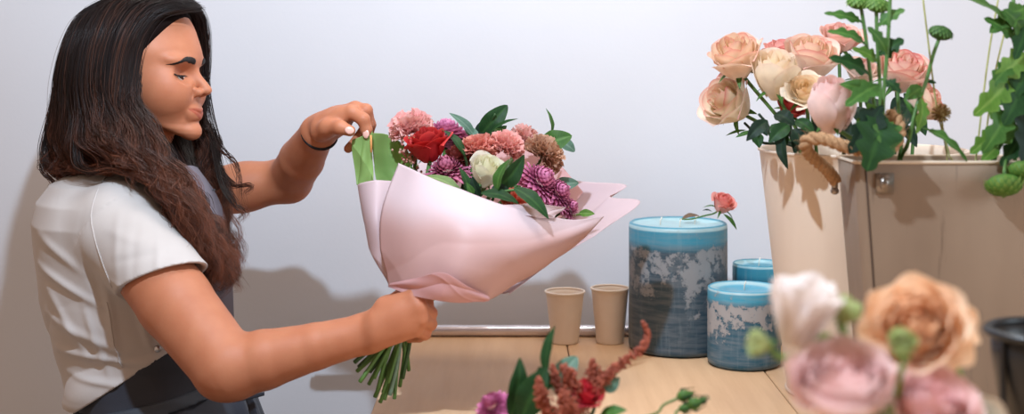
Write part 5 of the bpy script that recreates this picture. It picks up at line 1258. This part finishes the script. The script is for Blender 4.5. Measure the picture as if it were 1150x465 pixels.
# lisianthus buds leaning out to the right
def buds(label, mid, heads, seed):
    e = empty('budding_sprig', lowst(P(*mid[-1]),seed)[-1], label, 'flower', 'slender bud stems at the right of the low arrangement')
    stem_mb([P(*q) for q in mid]+[VC+V(.03,0,.095)]+lowst(P(*mid[-1]),seed), .0015, 'mid', 30).build('stem', stemM, e)
    for (b, t, R) in heads:
        b = P(*b); t = P(*t); ax = nrm(t-b); L = np.linalg.norm(t-b); m = MB(); pr = [(.0006,0),(R*.7,L*.12),(R,L*.35),(R*.8,L*.65),(R*.3,L*.9),(.0003,L*1.05)]
        m.lathe(pr, b, 14, axis=ax, col=mixc(*GREEN['mid'],.4)); Fm = frame(ax)
        for k in range(4):
            a = k*PI/2; d = Fm@V(math.cos(a),math.sin(a),0); m.tube([b, b+d*R*1.2+ax*L*.4, b+d*R*.7+ax*L*1.15], (.0008,.0010,.0002), 5, col=GREEN['dark'][0])
        m.build('bud', leafM, e)
buds('single green bud on the upper slender stem',[(762,447,1.43),(745,455,1.43),(732,466,1.43)],[((760,447,1.43),(779,441,1.43),.0065)],81)
buds('forked stem with the rightmost pair of green buds',[(772,456,1.42),(760,462,1.42),(748,472,1.42)],[((772,456,1.42),(790,450,1.42),.0070),((762,459,1.42),(778,458,1.42),.0045),((784,453,1.42),(795,446,1.42),.003)],82)

# ================================================================= soft foreground flowers: ranunculus in a tall jug
JC = V(P(985,470,1.0)[0], 1.0, ZT)
e = empty('glass_jug', JC, 'pale jug under the foreground ranunculus, below the frame', 'jug')
m = MB(); m.lathe([(0,.001),(.038,.001),(.045,.03),(.047,.09),(.036,.15),(.034,.185),(.037,.190),(.032,.187),(.033,.15),(.043,.09),(.041,.03),(.03,.006),(0,.006)], JC, 48); m.build('jug_body', simple('jug_glaze', (214,206,196), .3), e)
G_F = 'soft ranunculus in the foreground'
def jst(i):
    rng = np.random.default_rng(i+11); return [JC+V(*(rng.uniform(-.015,.015,2)),.19), JC+V(*(rng.uniform(-.02,.02,2)),.02)]
def ran(label, px, py, d, R, ax, ci, co_, seed, n=46, op=.35, H=1.25, mid=(), edge=None, ruff=.03, tight=.06):
    c = P(px,py,d); ax = nrm(ax)
    return flower('ranunculus', label, 'flower', G_F, c, ax, rose_mb(c,ax,R,R*H,n,op,ci,co_,edge,seed,ruff=ruff,tight=tight), R, [P(*q) for q in mid]+jst(seed), .0026, kind='fresh', mat=ranM, sep=.5)
ran('white ranunculus pointing up right, farthest left in the foreground',899,360,1.0,.0230,V(.25,-.2,1),lin((252,244,240)),lin((250,238,232)),401,34,.22,2.4,[(925,398,1.0),(960,425,1.0)],ruff=.04)
ran('peach ranunculus, largest bloom of the foreground bunch',1030,372,1.02,.0330,V(-.35,-.75,.55),lin((255,212,172)),lin((255,226,196)),402,60,.30,1.25,[(1060,398,1.03),(1074,440,1.03)],ruff=.06)
ran('dusty pink ranunculus lowest in the foreground',946,440,.97,.0345,V(-.15,-.50,.85),lin((252,218,214)),lin((252,228,224)),403,60,.12,1.2,ruff=.03)
ran('pink ranunculus at the bottom edge right of the dusty pink one',1044,462,.98,.0300,V(.1,-.6,.8),lin((250,206,204)),lin((251,218,212)),404,50,.25,1.2)
ran('very pale pink ranunculus behind the two pink ones',1008,430,1.04,.0280,V(.1,-.6,.8),lin((244,206,200)),lin((246,216,208)),405,40,.4,1.2)
ran('small white ranunculus at the bottom edge, farthest right',1096,472,.99,.0180,V(.1,-.4,1),lin((246,244,232)),lin((244,240,230)),406,30,.3,1.2)
# loose outer petals of the peach one
pe = [o for o in COL.objects if o.name.startswith('ranunculus') and o.get('label','').startswith('peach')][0]
for i, (b, t, W, nv) in enumerate([((1062,368,1.03),(1098,350,1.03),.013,(0,-1,.3)),((1064,376,1.04),(1102,376,1.05),.013,(.1,-.8,.6)),((1062,388,1.03),(1094,408,1.02),.014,(.2,-1,.2)),((1056,394,1.02),(1070,420,1.01),.012,(.2,-1,0)),((1068,352,1.03),(1090,372,1.03),.012,(0,-1,0))]):
    m = leaf_mb(P(*b), P(*t), V(*nv), W, 'mid', 'round', .25, .3, i); m.c[0] = np.tile(lin((252,214,176)),(len(m.v[0]),1)); m.build('loose_petal', ranM, pe)
def rbud(label, px, py, d, R, ax, mid, seed):
    c = P(px,py,d); ax = nrm(ax); e = empty('ranunculus_bud', jst(seed)[-1], label, 'flower', 'round green buds in the foreground')
    m = rose_mb(c, ax, R, R*1.7, 16, .05, lin((214,220,170)), lin((176,190,120)), None, seed, nu=7, nv=7); m.build('bud', ranM, e)
    sepals(c, ax, R*1.2, 'fresh', 5, .8, seed).build('calyx', leafM, e); stem_mb([c-ax*R*.6]+[P(*q) for q in mid]+jst(seed), .0024, 'fresh').build('stem', stemM, e)
rbud('round green bud right of the white ranunculus',948,352,1.0,.0110,V(.2,-.4,.8),[(945,372,1.0),(975,402,1.0),(988,430,1.0)],501)
rbud('pale green bud farthest left, below the white ranunculus',856,386,1.0,.0095,V(-1,-.3,.25),[(876,402,1.0),(905,402,1.0),(955,420,1.0)],502)
rbud('green bud in front of the peach ranunculus',1013,388,.96,.0105,V(-.1,-.7,.6),[(1014,405,.96),(1010,430,.96)],503)
rbud('small green bud low between white and pale pink blooms',928,392,1.01,.0100,V(0,-.5,.8),[(940,402,1.01),(975,420,1.01)],504)
# ================================================================= camera and light
cam = bpy.data.cameras.new('camera'); co = bpy.data.objects.new('camera', cam); COL.objects.link(co)
co.location = (0,0,ZC); co.rotation_euler = (PI/2,0,0); cam.sensor_width = 36; cam.lens = 36*F/1150
cam.shift_y = -172.5/1150; cam.clip_start = .05; SC.camera = co
cam.dof.use_dof = True; cam.dof.focus_distance = 2.05; cam.dof.aperture_fstop = 3.4
w = bpy.data.worlds.new('world'); SC.world = w; w.use_nodes = True
w.node_tree.nodes['Background'].inputs[0].default_value = (.49,.338,.245,1); w.node_tree.nodes['Background'].inputs[1].default_value = 1.0
def lamp(name, kind, loc, e, c, size, tgt=None):
    L = bpy.data.lights.new(name, kind); L.energy = e; L.color = c
    if kind == 'POINT': L.shadow_soft_size = size
    else: L.shape = 'DISK'; L.size = size
    o = bpy.data.objects.new(name, L); COL.objects.link(o); o.location = loc
    if tgt is not None: o.rotation_euler = (Vector(tgt)-Vector(loc)).to_track_quat('-Z','Y').to_euler()
lamp('window_side_lamp', 'POINT', (-.20,1.15,2.18), 68, (.68,.84,1.0), .022)
lamp('right_fill', 'AREA', (2.3,.2,2.0), 30, (.72,.88,1.0), 1.2, (.3,2.4,1.3))  # added fill light lifting the right wall and table, no real window
lamp('ceiling_lamp', 'AREA', (.20,1.95,2.6), 10, (1.0,.95,.90), .5, (.20,2.0,1.0))
SC.view_settings.view_transform = 'Standard'; SC.view_settings.look = 'None'; SC.view_settings.gamma = 1; SC.view_settings.use_curve_mapping = False
SC.view_settings.exposure = .11
